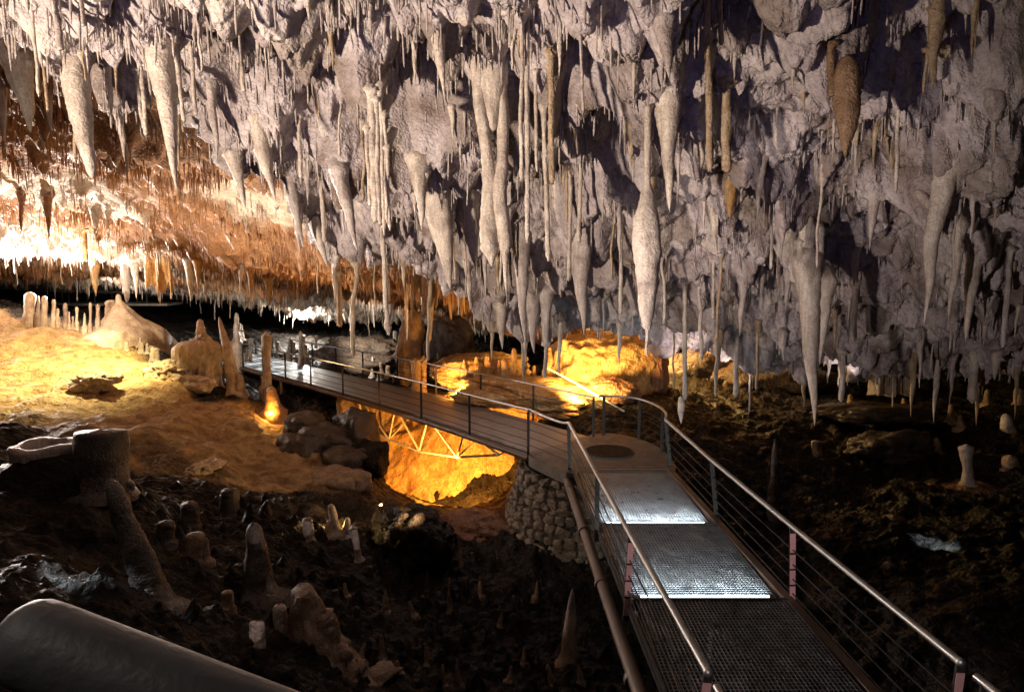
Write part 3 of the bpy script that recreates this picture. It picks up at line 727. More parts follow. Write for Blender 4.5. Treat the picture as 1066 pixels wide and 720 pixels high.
rise(374,583,546,10,'column','slim pink lit stalagmite right of the yellow lit cluster','mite_pale',367,None,GP)
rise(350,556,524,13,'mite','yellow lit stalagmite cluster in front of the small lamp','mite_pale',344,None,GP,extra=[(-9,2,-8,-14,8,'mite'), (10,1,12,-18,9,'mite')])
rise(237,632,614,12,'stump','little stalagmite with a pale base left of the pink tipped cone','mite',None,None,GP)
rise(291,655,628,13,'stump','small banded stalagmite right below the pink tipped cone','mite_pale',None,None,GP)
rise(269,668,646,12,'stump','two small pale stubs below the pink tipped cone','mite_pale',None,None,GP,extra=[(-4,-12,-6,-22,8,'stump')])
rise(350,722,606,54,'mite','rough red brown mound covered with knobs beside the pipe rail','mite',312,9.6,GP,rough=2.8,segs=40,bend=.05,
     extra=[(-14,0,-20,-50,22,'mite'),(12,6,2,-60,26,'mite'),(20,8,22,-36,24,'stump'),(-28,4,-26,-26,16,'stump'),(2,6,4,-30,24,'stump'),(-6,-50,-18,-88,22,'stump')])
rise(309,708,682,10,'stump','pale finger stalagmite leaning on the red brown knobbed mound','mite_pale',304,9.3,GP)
rise(592,690,612,20,'spire','upright tan stalagmite below the stone pier','mite',596,11.4,GP,rough=.6)
FP = [(401,636,612,10),(378,682,668,11),(398,684,659,9),(462,712,690,8),(430,640,625,9),(446,690,672,12),(468,636,600,7),(478,712,684,10),(500,620,604,9),(558,620,604,8),(574,712,690,10),(605,708,690,9),(545,690,672,9),(520,650,636,9),(360,620,606,9),(415,700,686,9),(440,560,542,10),(474,580,556,9),(480,590,572,8),(530,708,692,10)]
for (u, b, t, w) in FP: rise(u,b,t,w*.72,rnd.choice(['mite','spire','mite']),'small slim stalagmite lost in the darkest part of the pit','mite',u+rnd.uniform(-4,3),None,'faint stalagmites on the pit floor')
for i in range(46):
    u, b = rnd.uniform(190, 640), rnd.uniform(565, 715)
    if u < 310 and b > 640 or u > 610: continue
    rise(u,b,b-rnd.uniform(7,20),rnd.uniform(3.5,7),rnd.choice(['stump','mite','spire']),'tiny dark stalagmite on the wet pit floor','mite_dark',u+rnd.uniform(-3,2),None,'tiny dark stalagmites on the pit floor')
GM = 'stalagmites along the footbridge'
rise(208,408,353,40,'stump','broad fluted stalagmite mass with a small horn, left end of the footbridge','tan',207,23.5,GM,rough=1.3,segs=64,flute=.5,extra=[(2,-56,0,-76,11,'mite'),(-14,0,-15,-48,16,'stump'),(12,2,11,-46,20,'stump')])
rise(246,409,330,16,'spire','slender leaning stalagmite next to the broad fluted mass','tan',228,22.8,GM,rough=.5)
rise(252,414,388,11,'mite','small dark stalagmite at the foot of the slender leaning one','mite',249,22.6,GM)
rise(278,404,345,12,'column','straight brown stalagmite against the footbridge railing','tan',277,22.8,GM)
rise(285,428,402,16,'mite','cone stalagmite glowing orange over its own lamp','orange',282,21.5,GM)
rise(434,412,372,15,'column','yellow lit stalagmite pair beyond the footbridge railing','flow',433,24.5,GM,extra=[(7,0,7,-42,9,'column')])
rise(534,397,362,10,'mite','tallest yellow spire among the lit rocks behind the platform','flow',535,23.2,GM,extra=[(-8,0,-9,-24,11,'mite'),(-3,2,-3,-14,13,'mite'),(6,2,6,-12,9,'mite')])
rise(508,384,370,9,'mite','little rounded yellow stalagmite on the orange slab','flow',507,23.8,GM)
rise(566,396,384,7,'mite','stubby yellow stalagmite under the dripping stalactite','flow',566,23,GM)
GR = 'stalagmites on the dark right hand side'
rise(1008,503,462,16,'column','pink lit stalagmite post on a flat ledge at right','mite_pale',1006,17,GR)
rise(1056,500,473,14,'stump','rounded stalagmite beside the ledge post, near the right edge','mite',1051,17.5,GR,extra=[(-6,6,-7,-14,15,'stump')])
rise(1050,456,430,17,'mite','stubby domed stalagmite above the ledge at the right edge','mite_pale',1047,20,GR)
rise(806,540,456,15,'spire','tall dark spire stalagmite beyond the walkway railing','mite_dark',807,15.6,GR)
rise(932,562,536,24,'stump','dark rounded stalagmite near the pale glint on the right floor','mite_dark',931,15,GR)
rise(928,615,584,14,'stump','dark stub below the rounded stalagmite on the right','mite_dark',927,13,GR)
for (u, b, t, w) in [(966,440,424,9),(990,438,420,8),(941,428,414,8),(885,430,410,9),(1000,445,432,8),(1028,420,405,8),(1060,420,404,9),(912,440,428,8),(975,470,455,9),(850,470,458,9)]:
    rise(u,b,t,w,rnd.choice(['stump','mite']),'small dim stalagmite on the dark floor under the right lip','mite',u,None,'dim stalagmites under the right lip')
for i in range(44):
    u = rnd.uniform(245, 430); b = rnd.uniform(352, 392)+(u-245)*.05
    rise(u,b,b-rnd.uniform(8,22),rnd.uniform(3,7),rnd.choice(['mite','column','stump']),'small stalagmite in the dim field behind the footbridge','mite_pale' if rnd.random()<.4 else 'mite',u+rnd.uniform(-1,1),None,'stalagmites in the dim field behind the footbridge')
rise(263,352,326,7,'mite','tallest pointed stalagmite in the dim field behind the footbridge','mite_pale',246,None,'stalagmites in the dim field behind the footbridge') if False else None
rise(246,356,325,8,'mite','tallest pointed stalagmite in the dim field, left of the straight brown one','mite_pale',246,31,GM)
rise(313,380,344,6,'column','thin pale post like stalagmite seen over the far railing','mite_pale',313,31,GM)
# mound, basin and the lit rows at the left
rise(130,350,309,78,'tent','tent shaped tan flowstone mound with a horn, on top of the sandy slope','tan',124,None,None,rough=1.2,segs=48,flute=.25,name='flowstone_mound',cat='flowstone',extra=[(-13,-18,-15,-38,12,'stump'),(-5,-24,-7,-44,8,'mite')])
for i, (u, b, t, w) in enumerate([(46,330,308,8),(40,327,309,7),(60,332,318,6),(68,338,312,6),(72,338,322,4),(66,342,330,5),(88,340,322,5),(94,338,317,6),(80,336,316,6),(102,334,318,6),(31,328,300,14),(76,340,326,5),(56,330,314,6)]):
    rise(u,b,t+rnd.uniform(-3,4),w*.62,rnd.choice(['mite','stump','column']),'reddish little stalagmite in the picket like row before the far walkway','mite' if i%2 else 'tan',u,25.8,'picket row of stalagmites on the sandy slope')
for i in range(22):
    u = rnd.uniform(108, 195); b = 348+(u-108)*.38+rnd.uniform(-4, 10)
    rise(u,b,b-rnd.uniform(6,15),rnd.uniform(4,7),rnd.choice(['mite','stump']),'small grey stalagmite on the rim behind the sandy slope','mite_pale',u,None,'grey stalagmites on the rim of the slope')
def blob(name, c, r, mat, label, cat, seed, sub=4, rough=.35, flat=0., rot=0, group=None, boxy=.0):
    bm = bmesh.new(); bmesh.ops.create_icosphere(bm, subdivisions=sub, radius=1)
    V = np.array([v.co[:] for v in bm.verts]); Fc = [[v.index for v in f.verts] for f in bm.faces]; bm.free()
    if boxy: V = V*(1-boxy)+boxy*V/np.abs(V).max(1, keepdims=True)
    n = rough*(.6*perlin(V*1.3+seed)+.5*np.abs(perlin(V*2.6+seed))-.1+.22*np.abs(perlin(V*5.5+seed))+.09*perlin(V*12+seed))
    strat = .008*np.sin(V[:, 2]*17+4*V[:, 0]+3*perlin(V*1.5+seed))*flat
    V = V*(1+n+strat)[:, None]*np.asarray(r); a = rot; V[:, :2] = V[:, :2]@np.array([[math.cos(a), math.sin(a)], [-math.sin(a), math.cos(a)]])
    o = link(name, mesh_from(name, V, Fc, M[mat]), loc=c); return tag(o, label, cat, group)
# round rimmed basin (broken hollow stump)
bc = unp(46,463,12); mb = MB(); n = 48; V = []
prof = [(.40,-1.2),(.49,-.5),(.51,-.1),(.535,-.03),(.50,.03),(.40,.035),(.36,.0),(.335,-.16),(.0,-.2)]
for (r, z) in prof:
    for k in range(n):
        a = k/n*2*math.pi; rr = r*(1+.05*math.sin(3*a+1)+.03*math.sin(7*a)); V.append((rr*math.cos(a), rr*math.sin(a), z+.02*math.sin(4*a+r*9)))
bo = link('rimmed_basin', mesh_from('rimmed_basin', np.array(V), grid_faces(len(prof), n, True), M['mite_pale']), loc=bc); tag(bo, 'round grey rimmed basin like stump at the left edge of the slope', 'basin')
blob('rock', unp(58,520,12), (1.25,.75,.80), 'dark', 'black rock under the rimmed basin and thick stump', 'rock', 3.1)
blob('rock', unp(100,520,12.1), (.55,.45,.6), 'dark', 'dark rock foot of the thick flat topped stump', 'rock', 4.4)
GB = 'boulders beside the sandy slope'
for i, (u, v, d, r, lab, mt) in enumerate([(338,462,19.5,(.75,.6,.55),'angular brown boulder highest beside the dark hole','mite_dark'),(372,452,20,(.6,.5,.75),'upright brown boulder under the footbridge truss','mite_dark'),(358,485,18.8,(.8,.6,.55),'broad boulder at the foot of the boulder heap','mite_dark'),
    (318,448,20,(.55,.5,.5),'rounded boulder at the left of the heap','mite_dark'),(384,478,19,(.5,.5,.5),'dark boulder at the right of the heap','dark'),(345,505,17.6,(.9,.6,.45),'long low brown boulder below the heap','mite'),(312,470,19,(.6,.5,.5),'dark brown boulder between slope and heap','mite_dark'),(365,505,17.5,(.5,.5,.4),'small boulder by the long low brown one','mite')]):
    blob('boulder', unp(u,v,d), r, mt, lab, 'boulder', 10+i*2.3, 4, .4, boxy=.45, rot=i, group=GB)
for i, (u, v, d, r, lab) in enumerate([(100,399,19.9,(.55,.45,.3),'weathered rock jutting from the middle of the sandy slope'),(150,489,15.7,(.5,.3,.12),'flat slab half sunk low on the sandy slope'),(212,486,16,(.45,.3,.12),'thin slab on the slope right of the half sunk one'),
    (172,388,23,(.8,.5,.4),'knobbly rock on the upper rim of the slope'),(195,402,22.3,(.7,.5,.35),'brown rock below the broad fluted mass')]):
    blob('rock', unp(u,v,d), r, 'tan', lab, 'rock', 31+i*1.7, 5, .95, boxy=.2, rot=i*.7, group='rocks on the sandy slope')
# dark rock in front of the glow, brown ledge, right ledges
blob('rock', unp(428,568,14.3), (.9,.8,.75), 'dark', 'black rock hump in front of the glowing wall', 'rock', 51.3, 5, .5)
blob('rock', unp(500,560,16.4), (1.8,.9,.62), 'red', 'broad brown rock bank below the glowing wall', 'rock', 53.9, 5, .35, .6)
blob('rock_ledge', unp(1012,512,17.1), (1.05,.7,.22), 'red', 'flat rock ledge carrying the pink lit post stalagmite', 'rock', 57.2, 5, .4, .5)
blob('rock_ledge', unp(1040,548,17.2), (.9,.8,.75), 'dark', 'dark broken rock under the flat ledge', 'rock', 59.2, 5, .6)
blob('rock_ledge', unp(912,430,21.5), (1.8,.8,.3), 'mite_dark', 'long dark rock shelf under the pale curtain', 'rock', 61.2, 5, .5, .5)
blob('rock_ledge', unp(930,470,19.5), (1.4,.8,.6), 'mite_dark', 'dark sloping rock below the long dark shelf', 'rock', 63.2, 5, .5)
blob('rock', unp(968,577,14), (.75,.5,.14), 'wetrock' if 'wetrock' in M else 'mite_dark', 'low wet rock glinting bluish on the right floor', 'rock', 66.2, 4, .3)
blob('rock', unp(735,395,27), (2.0,1.2,1.1), 'wall', 'big dark rock right of the yellow flowstone block', 'rock', 68.1, 5, .45)
blob('rock', unp(800,400,26), (2.2,1.2,.9), 'wall', 'dark rock bank under the lit gap at the lip', 'rock', 69.9, 5, .45)
# bright flowstone behind the platform
blob('flowstone_block', unp(632,392,24), (2.0,1.5,1.5), 'flow', 'massive yellow lit flowstone block behind the platform', 'flowstone', 71.7, 6, .28, 1.2, .2, boxy=.45)
blob('flowstone_slab', unp(502,386,25), (1.7,1.1,.62), 'flow', 'rounded orange slab left of the flowstone block', 'flowstone', 73.7, 6, .4, 1, .3, boxy=.3)
blob('flowstone_slab', unp(545,412,22.6), (2.5,1.4,.6), 'flow', 'low orange shelf in front of the flowstone block', 'flowstone', 75.1, 6, .4, 1.2, -.3, boxy=.3)
blob('flowstone_slab', unp(600,345,27), (2.8,1.2,.5), 'red', 'red brown crust on top behind the flowstone block', 'flowstone', 77.7, 5, .4)
blob('rock', unp(637,407,21.6), (.85,.5,.42), 'red', 'dark red rock before the flowstone block, under the slanting pipe', 'rock', 78.9, 5, .4)
blob('flowstone_curtain', unp(683,395,23.2), (.35,.4,1.2), 'red', 'dark streaked edge of flowstone right of the yellow block', 'flowstone', 79.9, 5, .5)
blob('flowstone_column', unp(468,362,27.5), (1.0,.8,1.3), 'mite_dark', 'dark flowstone column behind the orange curtains', 'flowstone', 81.9, 5, .35)
blob('flowstone_column', unp(430,372,28), (.6,.55,1.9), 'orange', 'fat orange column under the fluted curtain', 'flowstone', 83.9, 5, .3)
blob('rock', unp(380,372,33), (2.2,1.5,1.), 'wall', 'dark rock pile behind the far railing', 'rock', 84.9, 5, .6)
for i, (u, b, t, w) in enumerate([(592,353,341,5),(612,349,338,5),(648,351,341,4),(662,356,343,6),(572,372,361,6),(580,378,368,5),(556,392,380,6),(548,396,387,5),(520,384,374,6),(496,380,371,6),(483,384,374,5)]):
    rise(u,b,t,w,rnd.choice(['mite','spire']),'small yellow stub standing on the lit flowstone','flow',u,23.6,'yellow stubs on the lit flowstone')
mb = MB(); mb.tube([unp(570,383,22.2), unp(600,399,21.4), unp(650,428,20.2)], .03, 8); o = mb.build('slanting_pipe', M['truss'], None, True); tag(o, 'thin pale pipe slanting down in front of the flowstone block', 'pipe')
# glowing wall under the bridge
n, m = 150, 90; V = np.zeros((n, m, 3))
a0, b0 = unp(352,500,25.2), unp(560,500,21.6)
for i in range(n):
    t = i/(n-1)
    for j in range(m):
        s = j/(m-1); c = a0*(1-t)+b0*t; h = -8.2+s*3.75
        bul = 1.5*(1-s)**1.2+.8*math.sin(math.pi*min(1, t*1.05))**.8*(1-.5*s)-.7*math.exp(-((t-.55)/.2)**2)*s*.3
        V[i, j] = (c[0], c[1]-bul+.5*s, h)
V[..., 1] += -.25*fbm(V*np.array([.9, .9, .4]), 4, 90)-.12*np.abs(perlin(V*np.array([3, 3, 1.2]), 91)); V[..., 0] += .1*fbm(V, 3, 92)
gw = np.concatenate([V, V[:, ::-1]+np.array([.3, 1.6, 0])], 1)
o = link('flowstone_wall', mesh_from('flowstone_wall', gw.reshape(-1, 3), grid_faces(n, 2*m, True), M['flow'])); tag(o, 'smooth flowstone wall glowing orange under the footbridge', 'flowstone')

# ------------------------------------------------------------------ foreground walkway of steel grating
ZD, ZR = -4.4, -3.35
def rp(u, v, z=ZR):
    d = -z/(st_+ct*(v-360)/F); return unp(u, v, d)
XL, XR = 1.45, 3.62
wk = thing('walkway', 'steel grating walkway with lit steps and handrails leading to the stone pier', 'walkway', (0, 0, 0))
secs = [(14.55, 11.15), (11.15, 8.36), (8.36, 5.5), (5.5, 2.6)]
def lean(y): return (14.5-y)*.022
xl = lambda y: 1.42+lean(y); xr = lambda y: 3.42+lean(y)
for i, (y1, y0) in enumerate(secs):
    z = ZD+i*.07; V = []; cells = []
    mb = MB(); ym = (y0+y1)/2; x0, x1 = xl(ym)+.02, xr(ym)-.02
    for k in range(42):
        x = x0+(x1-x0)*k/41; mb.box((x, ym, z-.018), (.007, y1-y0-.12, .036))
    nyb = int((y1-y0-.12)/.062)
    for k in range(nyb+1):
        y = y0+.06+(y1-y0-.12)*k/nyb; mb.box(((x0+x1)/2, y, z-.010), (x1-x0, .008, .012))
    o = mb.build('grating_panel', M['grate'], wk)
    mb = MB(); mb.box(((x0+x1)/2, y0+.0, z-.03), (x1-x0+.06, .13, .10)); mb.build('cross_beam', M['black'], wk, bevel=.006)
    mb = MB(); mb.box(((x0+x1)/2, y1-.035, z-.05), (x1-x0+.04, .05, .12)); mb.build('end_plate', M['black'], wk, bevel=.004)
    mb = MB(); mb.bar((x0+.1, y0+.2, z-.32), (x0+.95, y1-.2, z-.32), .05, .05).bar((x0+.95, y1-.2, z-.32), (x1-.1, y0+.2, z-.32), .05, .05); mb.build('brace', M['steel'], wk)
mb = MB(); mb.tube([(xl(15)-.22, 14.7, ZD-.18), (xl(8)-.22, 8, ZD-.14), (xl(2)-.22, 2.4, ZD-.02)], .085, 14); mb.build('edge_tube', M['beam'], wk, True)
mb = MB(); mb.bar((xl(15)-.05, 14.5, ZD-.03), (xl(2)-.05, 2.4, ZD+.18), .03, .14); mb.build('kick_plate', M['black'], wk)
mb = MB(); mb.bar((xr(15)+.09, 14.5, ZD-.06), (xr(2)+.09, 2.4, ZD+.14), .13, .14); mb.build('edge_beam', M['beam'], wk, bevel=.012)
for y in (11.3, 9.3, 7):
    mb = MB(); mb.tube([(xl(y)-.22, y, ZD-.17), (xl(y)-.22, y+.09, ZD-.17)], .115, 16); mb.build('tube_collar', M['beam'], wk, True)
railL = [rp(592,440), rp(622,494), rp(657,557.5), rp(737,699)]
railR = [rp(693,437), rp(741,479), rp(825,548), rp(1000,689)]
def post(parent, top, foot, flash_pink=False, mat='post', w=.075, t=.03):
    top, foot = np.array(top, float), np.array(foot, float)
    mb = MB(); mb.bar(foot, top, w, t, up=(0, 1, 0)); o = mb.build('post', M[mat], parent, bevel=.004)
    if flash_pink:
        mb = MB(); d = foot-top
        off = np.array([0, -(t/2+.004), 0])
        for (a, b) in [(.06, .30), (.325, .50), (.525, .70), (.725, .93)]:  # strips tinted with the flash's pink; breaks stand for wire shadows
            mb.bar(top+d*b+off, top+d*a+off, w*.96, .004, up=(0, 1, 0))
        mb.build('pink_flash_strip', M['flash_pink'], o)
    return o
footL = [(xl(p[1])-.10, p[1], ZD-.08) for p in railL]; footR = [(xr(p[1])+.17, p[1], ZD-.06) for p in railR]
footL[0] = (1.28, railL[0][1], ZD-.1)
for i in range(4):
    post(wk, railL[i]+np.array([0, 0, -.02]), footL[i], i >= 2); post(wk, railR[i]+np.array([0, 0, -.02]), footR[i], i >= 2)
mb = MB(); mb.tube(railL, .036, 14); mb.build('handrail', M['rail'], wk, True)
mb = MB(); mb.tube(railR, .036, 14); mb.build('handrail', M['rail'], wk, True)
for rl, ft, du in ((railL, footL, (6, 14)), (railR, footR, (14, 9))):      # next length of rail, starting at its own post beside the end post
    e = rl[-1]; dr = (rl[-1]-rl[-2])/np.linalg.norm(rl[-1]-rl[-2]); s0 = e+dr*.16+np.array([.02, 0, -.03]); s1 = s0+dr*3.2
    mb = MB(); mb.tube([s0, s1], .036, 14); mb.build('handrail', M['rail'], wk, True)
    mb = MB(); V = bmesh.new(); bmesh.ops.create_uvsphere(V, u_segments=14, v_segments=8, radius=.042)
    vv = np.array([q.co[:] for q in V.verts])+e; ff = [[q.index for q in f.verts] for f in V.faces]; V.free(); mb.add(vv, ff); mb.build('rail_cap', M['steel'], wk, True)
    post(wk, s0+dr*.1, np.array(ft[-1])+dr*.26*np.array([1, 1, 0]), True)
for rl, ft in ((railL, footL), (railR, footR)):
    for f in (.28, .46, .64, .82):
        pts = [np.array(a)*(1-f)+np.array(b)*f for a, b in zip(rl, ft)]; dr = pts[-1]-pts[-2]; pts.append(pts[-1]+dr)
        mb = MB(); mb.tube(pts, .009, 6); mb.build('wire', M['post'], wk, True)
for i, (y1, y0) in enumerate(secs[:2]):      # strip lamps under the step edges
    z = ZD+i*.07; ym = (xl(y0)+xr(y0))/2
    mb = MB(); mb.tube([(xl(y0)+.15, y0+.115, z+.028), (xr(y0)-.15, y0+.115, z+.028)], .012, 8); mb.build('lamp_tube', M['cool_tube'], wk, True)

# ------------------------------------------------------------------ stone pier and platform
PCX, PCY = 1.98, 15.95
pr = thing('stone_pier', 'round pier of rough field stones carrying the platform', 'stone pier', (PCX, PCY, -7))
def pier_r(z): return 1.72+(-4.68-z)*.30
V = []; zs = np.linspace(-7.4, -4.68, 14); n = 60
for z in zs:
    for k in range(n): a = k/n*2*math.pi; V.append((math.cos(a)*(pier_r(z)-.07), math.sin(a)*(pier_r(z)-.07), z+7))
link('mortar_core', mesh_from('mortar_core', np.array(V), [list(q) for q in grid_faces(14, n, True)]+[[13*n+k for k in range(n)]], M['mortar']), pr)
bm = bmesh.new(); bmesh.ops.create_icosphere(bm, subdivisions=3, radius=1); SV = np.array([v.co[:] for v in bm.verts]); SF = [[v.index for v in f.verts] for f in bm.faces]; bm.free()
mb = MB(); z = -7.3; row = 0
while z < -4.66:
    h = rnd.uniform(.16, .24); r = pier_r(z); cnt = int(2*math.pi*r/.25)
    a = row*.37
    while a < 2*math.pi+row*.37-.03:
        wd = rnd.uniform(.10, .19)*2; da = wd/r; ac = a+da/2; a += da*1.0+.008
        if math.sin(ac) > .35: continue
        hh = h*rnd.uniform(.75, 1.12); zz_ = z+rnd.uniform(-.045, .045)
        sp = rnd.uniform(0, 99)
        U = SV*(1-.62)+.62*SV/np.abs(SV).max(1, keepdims=True)
        U = U*(1+.30*perlin(SV*1.2+sp)+.10*perlin(SV*3.5+sp))[:, None]*np.array([wd*.47, .12, hh*.50])
        tl = rnd.uniform(-.35, .35); U[:, [0, 2]] = U[:, [0, 2]]@np.array([[math.cos(tl), math.sin(tl)], [-math.sin(tl), math.cos(tl)]])
        er = np.array([math.cos(ac), math.sin(ac), 0]); et = np.array([-math.sin(ac), math.cos(ac), 0])
        W_ = U[:, 0:1]*et+U[:, 1:2]*er+U[:, 2:3]*np.array([0, 0, 1.])+er*(r-.05)+np.array([0, 0, zz_+7])
        mb.add(W_, SF)
    z += h*.9; row += 1
mb.build('field_stones', M['stone'], pr, True)
pf = thing('platform', 'rounded concrete platform on the stone pier with a round grate', 'platform', (PCX, PCY, ZD))
ring = curve_pts([(1.18,14.25),(2.4,14.22),(3.5,14.3),(3.72,15.4),(3.55,16.7),(3.0,17.6),(2.3,17.75),(1.3,16.7),(.42,15.85),(.72,15.0),(1.18,14.25)], 72)[:-1]
V = [(p[0]-PCX, p[1]-PCY, 0) for p in ring]+[(p[0]-PCX, p[1]-PCY, -.26) for p in ring]; k_ = len(ring)
o = link('slab', mesh_from('slab', V, [list(range(k_))]+[[i, i+k_, (i+1) % k_+k_, (i+1) % k_] for i in range(k_)]+[list(range(k_, 2*k_))[::-1]], M['concrete'], False), pf)
gc = np.array([2.36-PCX, 15.9-PCY, .0]); mb = MB()
for k in range(-11, 12):
    x = k*.05; L = math.sqrt(max(0, .575**2-x*x)); mb.box(gc+np.array([x, 0, .016]), (.014, 2*L, .024)); mb.box(gc+np.array([0, x, .014]), (2*L, .012, .018))
rg = [gc+np.array([.585*math.cos(a), .585*math.sin(a), .014]) for a in np.linspace(0, 2*math.pi, 49)]; mb.tube(rg, .022, 6, False)
mb.build('round_grate', M['post'], pf)
V = [gc+np.array([.57*math.cos(a), .57*math.sin(a), .005]) for a in np.linspace(0, 2*math.pi, 40, endpoint=False)]
link('grate_dark_disc', mesh_from('grate_dark_disc', V, [list(range(40))], M['black'], False), pf)  # flat black disc painted for the shade below the grate
c0 = np.array([PCX, PCY, ZD])
def up(x, y, z): return np.array([x, y, z])-c0
outer = curve_pts([(railR[0][0], railR[0][1]+.0), (3.62,15.6),(3.56,16.5),(3.2,17.35),(2.45,17.62)], 40)
mb = MB(); mb.tube([up(p[0], p[1], ZR) for p in outer]+[up(2.3,17.55,ZR)], .03, 12); mb.build('handrail', M['rail'], pf, True)
for f in (.28, .46, .64, .82):
    mb = MB(); mb.tube([up(p[0], p[1], ZR*(1-f)+ZD*f) for p in outer], .009, 6); mb.build('wire', M['post'], pf, True)
for k in (13, 27, 39): post(pf, up(outer[k][0], outer[k][1], ZR-.02), up(outer[k][0], outer[k][1], ZD))
for k in range(46):      # upright infill bars of the curved rail
    p = outer[int(k/46*39)]
for a, b in (((railL[0][0], railL[0][1]), (.42, 15.86)),):
    arc = curve_pts([(a[0], a[1]), (1.1, 14.72), (.8, 15.25), (b[0], b[1])], 20)
    mb = MB(); mb.tube([up(p[0], p[1], ZR-.05*math.sin(i/19*math.pi)) for i, p in enumerate(arc)], .03, 12); mb.build('handrail', M['rail'], pf, True)
    for f in (.28, .46, .64, .82):
        mb = MB(); mb.tube([up(p[0], p[1], ZR*(1-f)+ZD*f) for p in arc], .009, 6); mb.build('wire', M['post'], pf, True)

# ------------------------------------------------------------------ footbridge
NL = curve_pts([(.42,15.82),(-2.7,19.8),(-6.75,24.45),(-11.1,29.1),(-17.6,36.2)], 200)
def along(s):
    t = s*(len(NL)-1); i = min(int(t), len(NL)-2); return NL[i]+(NL[i+1]-NL[i])*(t-i)
cum = np.concatenate([[0], np.cumsum([np.linalg.norm(NL[i+1]-NL[i]) for i in range(199)])]); LEN = cum[-1]
def at_len(l, off=0, z=ZD):
    i = min(int(np.searchsorted(cum, l, 'right'))-1, 198); i = max(i, 0); t = (l-cum[i])/(cum[i+1]-cum[i])
    p = NL[i]+(NL[i+1]-NL[i])*t; d = (NL[i+1]-NL[i])/np.linalg.norm(NL[i+1]-NL[i]); nrm = np.array([-d[1], d[0]])
    if nrm[1] < 0: nrm = -nrm
    q = p+nrm*off; return np.array([q[0], q[1], z])
BW = 2.35
br = thing('footbridge', 'long brown footbridge with steel handrails and zigzag truss crossing the cave', 'footbridge', (0, 0, 0))
ls = np.linspace(0, LEN, 70)
for off, z in ((.0, ZD-.12), (BW, ZD-.12)):
    mb = MB(); mb.tube([at_len(l, off, z) for l in ls], .085, 12); mb.build('edge_tube', M['beam'], br, True)
mb = MB(); nb = int(LEN/.16)
for k in range(nb):
    a, b = at_len(k*.16+.08, .08, ZD-.02), at_len(k*.16+.08, BW-.08, ZD-.02); mb.bar(a, b, .145, .035)
mb.build('deck_boards', M['deck'], br)
for off in (.12, BW-.12):
    mb = MB(); 
    for k in range(69): mb.bar(at_len(ls[k], off, ZD-.1), at_len(ls[k+1], off, ZD-.1), .06, .12)
    mb.build('stringer', M['post'], br)
for off, far_ in ((-.02, 0), (BW+.02, 1)):
    l0 = 0. if not far_ else .2
    mb = MB(); mb.tube([at_len(l, off, ZR) for l in np.linspace(l0, LEN, 70)], .028, 10); mb.build('handrail', M['rail'], br, True)
    for f in (.3, .5, .7, .87):
        mb = MB(); mb.tube([at_len(l, off, ZR*(1-f)+ZD*f) for l in np.linspace(l0, LEN, 50)], .009, 5); mb.build('wire', M['post' if not far_ else 'post'], br, True)
    l = l0+.02
    while l < LEN:
        post(br, at_len(l, off, ZR-.02), at_len(l, off, ZD-.12), w=.06, t=.03); l += 2.52 if l < 12 else 2.2
def line_len(u, off):
    best = min(np.linspace(0, LEN, 600), key=lambda l: abs(proj(at_len(l, off, ZD-.6))[0]-u)); return best
chord = [(350,425),(376,443),(404.6,458),(436,470),(475.5,476),(519,473)]; tops = [347, 374, 412, 446, 484]
cp = []
for u, v in chord:
    l = line_len(u, .5); p = at_len(l, .5); d = p[1]*ct+5.2*st_; q = unp(u, v, d); cp.append(np.array([p[0], p[1], q[2]]))
tp = [at_len(line_len(u, .5), .5, ZD-.16) for u in tops]
mb = MB(); mb.tube(cp, .035, 8); mb.build('truss_chord', M['truss'], br, True)
for i in range(5):
    mb = MB(); mb.tube([tp[i], cp[i+1]], .032, 8); mb.build('truss_web', M['truss'], br, True)
    if i < 4:
        mb = MB(); mb.tube([cp[i+1], tp[i+1]], .026, 8); mb.build('truss_web', M['truss'], br, True)
for i in range(1, 6):
    mb = MB(); mb.tube([at_len(line_len(chord[i][0], .5), BW-.3, ZD-.16), cp[i]], .022, 8); mb.build('truss_brace', M['truss'], br, True)
for l in (line_len(273, 0), line_len(293, 0), line_len(235, 0)):
    for off in (0, BW):
        p = at_len(l, off, ZD-.1); z = drop(bG, p[0], p[1], ZD+.5)
        mb = MB(); mb.tube([p, np.array([p[0], p[1], (z if z is not None else -5.4)-.2])], .06, 8); mb.build('support_leg', M['beam'], br, True)
STEPL = [line_len(u, BW/2) for u in (306, 288, 272, 258, 246, 236)]
for l in STEPL:
    mb = MB(); mb.bar(at_len(l, .15, ZD+.03), at_len(l, BW-.15, ZD+.03), .09, .035); mb.build('step_edge', M['steel'], br)

# far walkway on the left
fw = thing('far_walkway', 'distant railed walkway behind the picket row of stalagmites', 'walkway', (0, 0, 0))
fa, fb = unp(40,318,37), unp(175,320,37); fa[2] = fb[2] = unp(60,317,37)[2]
dv = (fb-fa); dl = np.linalg.norm(dv); dv /= dl
mb = MB(); mb.bar(fa+np.array([0, .8, 0]), fb+np.array([0, .8, 0]), 1.8, .12); mb.build('deck_boards', M['deck'], fw)
for oy in (0, 1.6):
    mb = MB(); mb.tube([fa+np.array([0, oy, .75]), fb+np.array([0, oy, .62])], .03, 8); mb.build('handrail', M['rail'], fw, True)
    for k in range(5):
        p = fa+dv*dl*(k+.2)/5+np.array([0, oy, 0]); post(fw, p+np.array([0, 0, .7]), p)
for k in range(3):
    p = fa+dv*dl*(.3+k*.2)+np.array([0, .8, .09]); mb = MB(); mb.bar(p-np.array([0, .75, 0]), p+np.array([0, .75, 0]), .5, .03); mb.build('step_edge', M['steel'], fw)

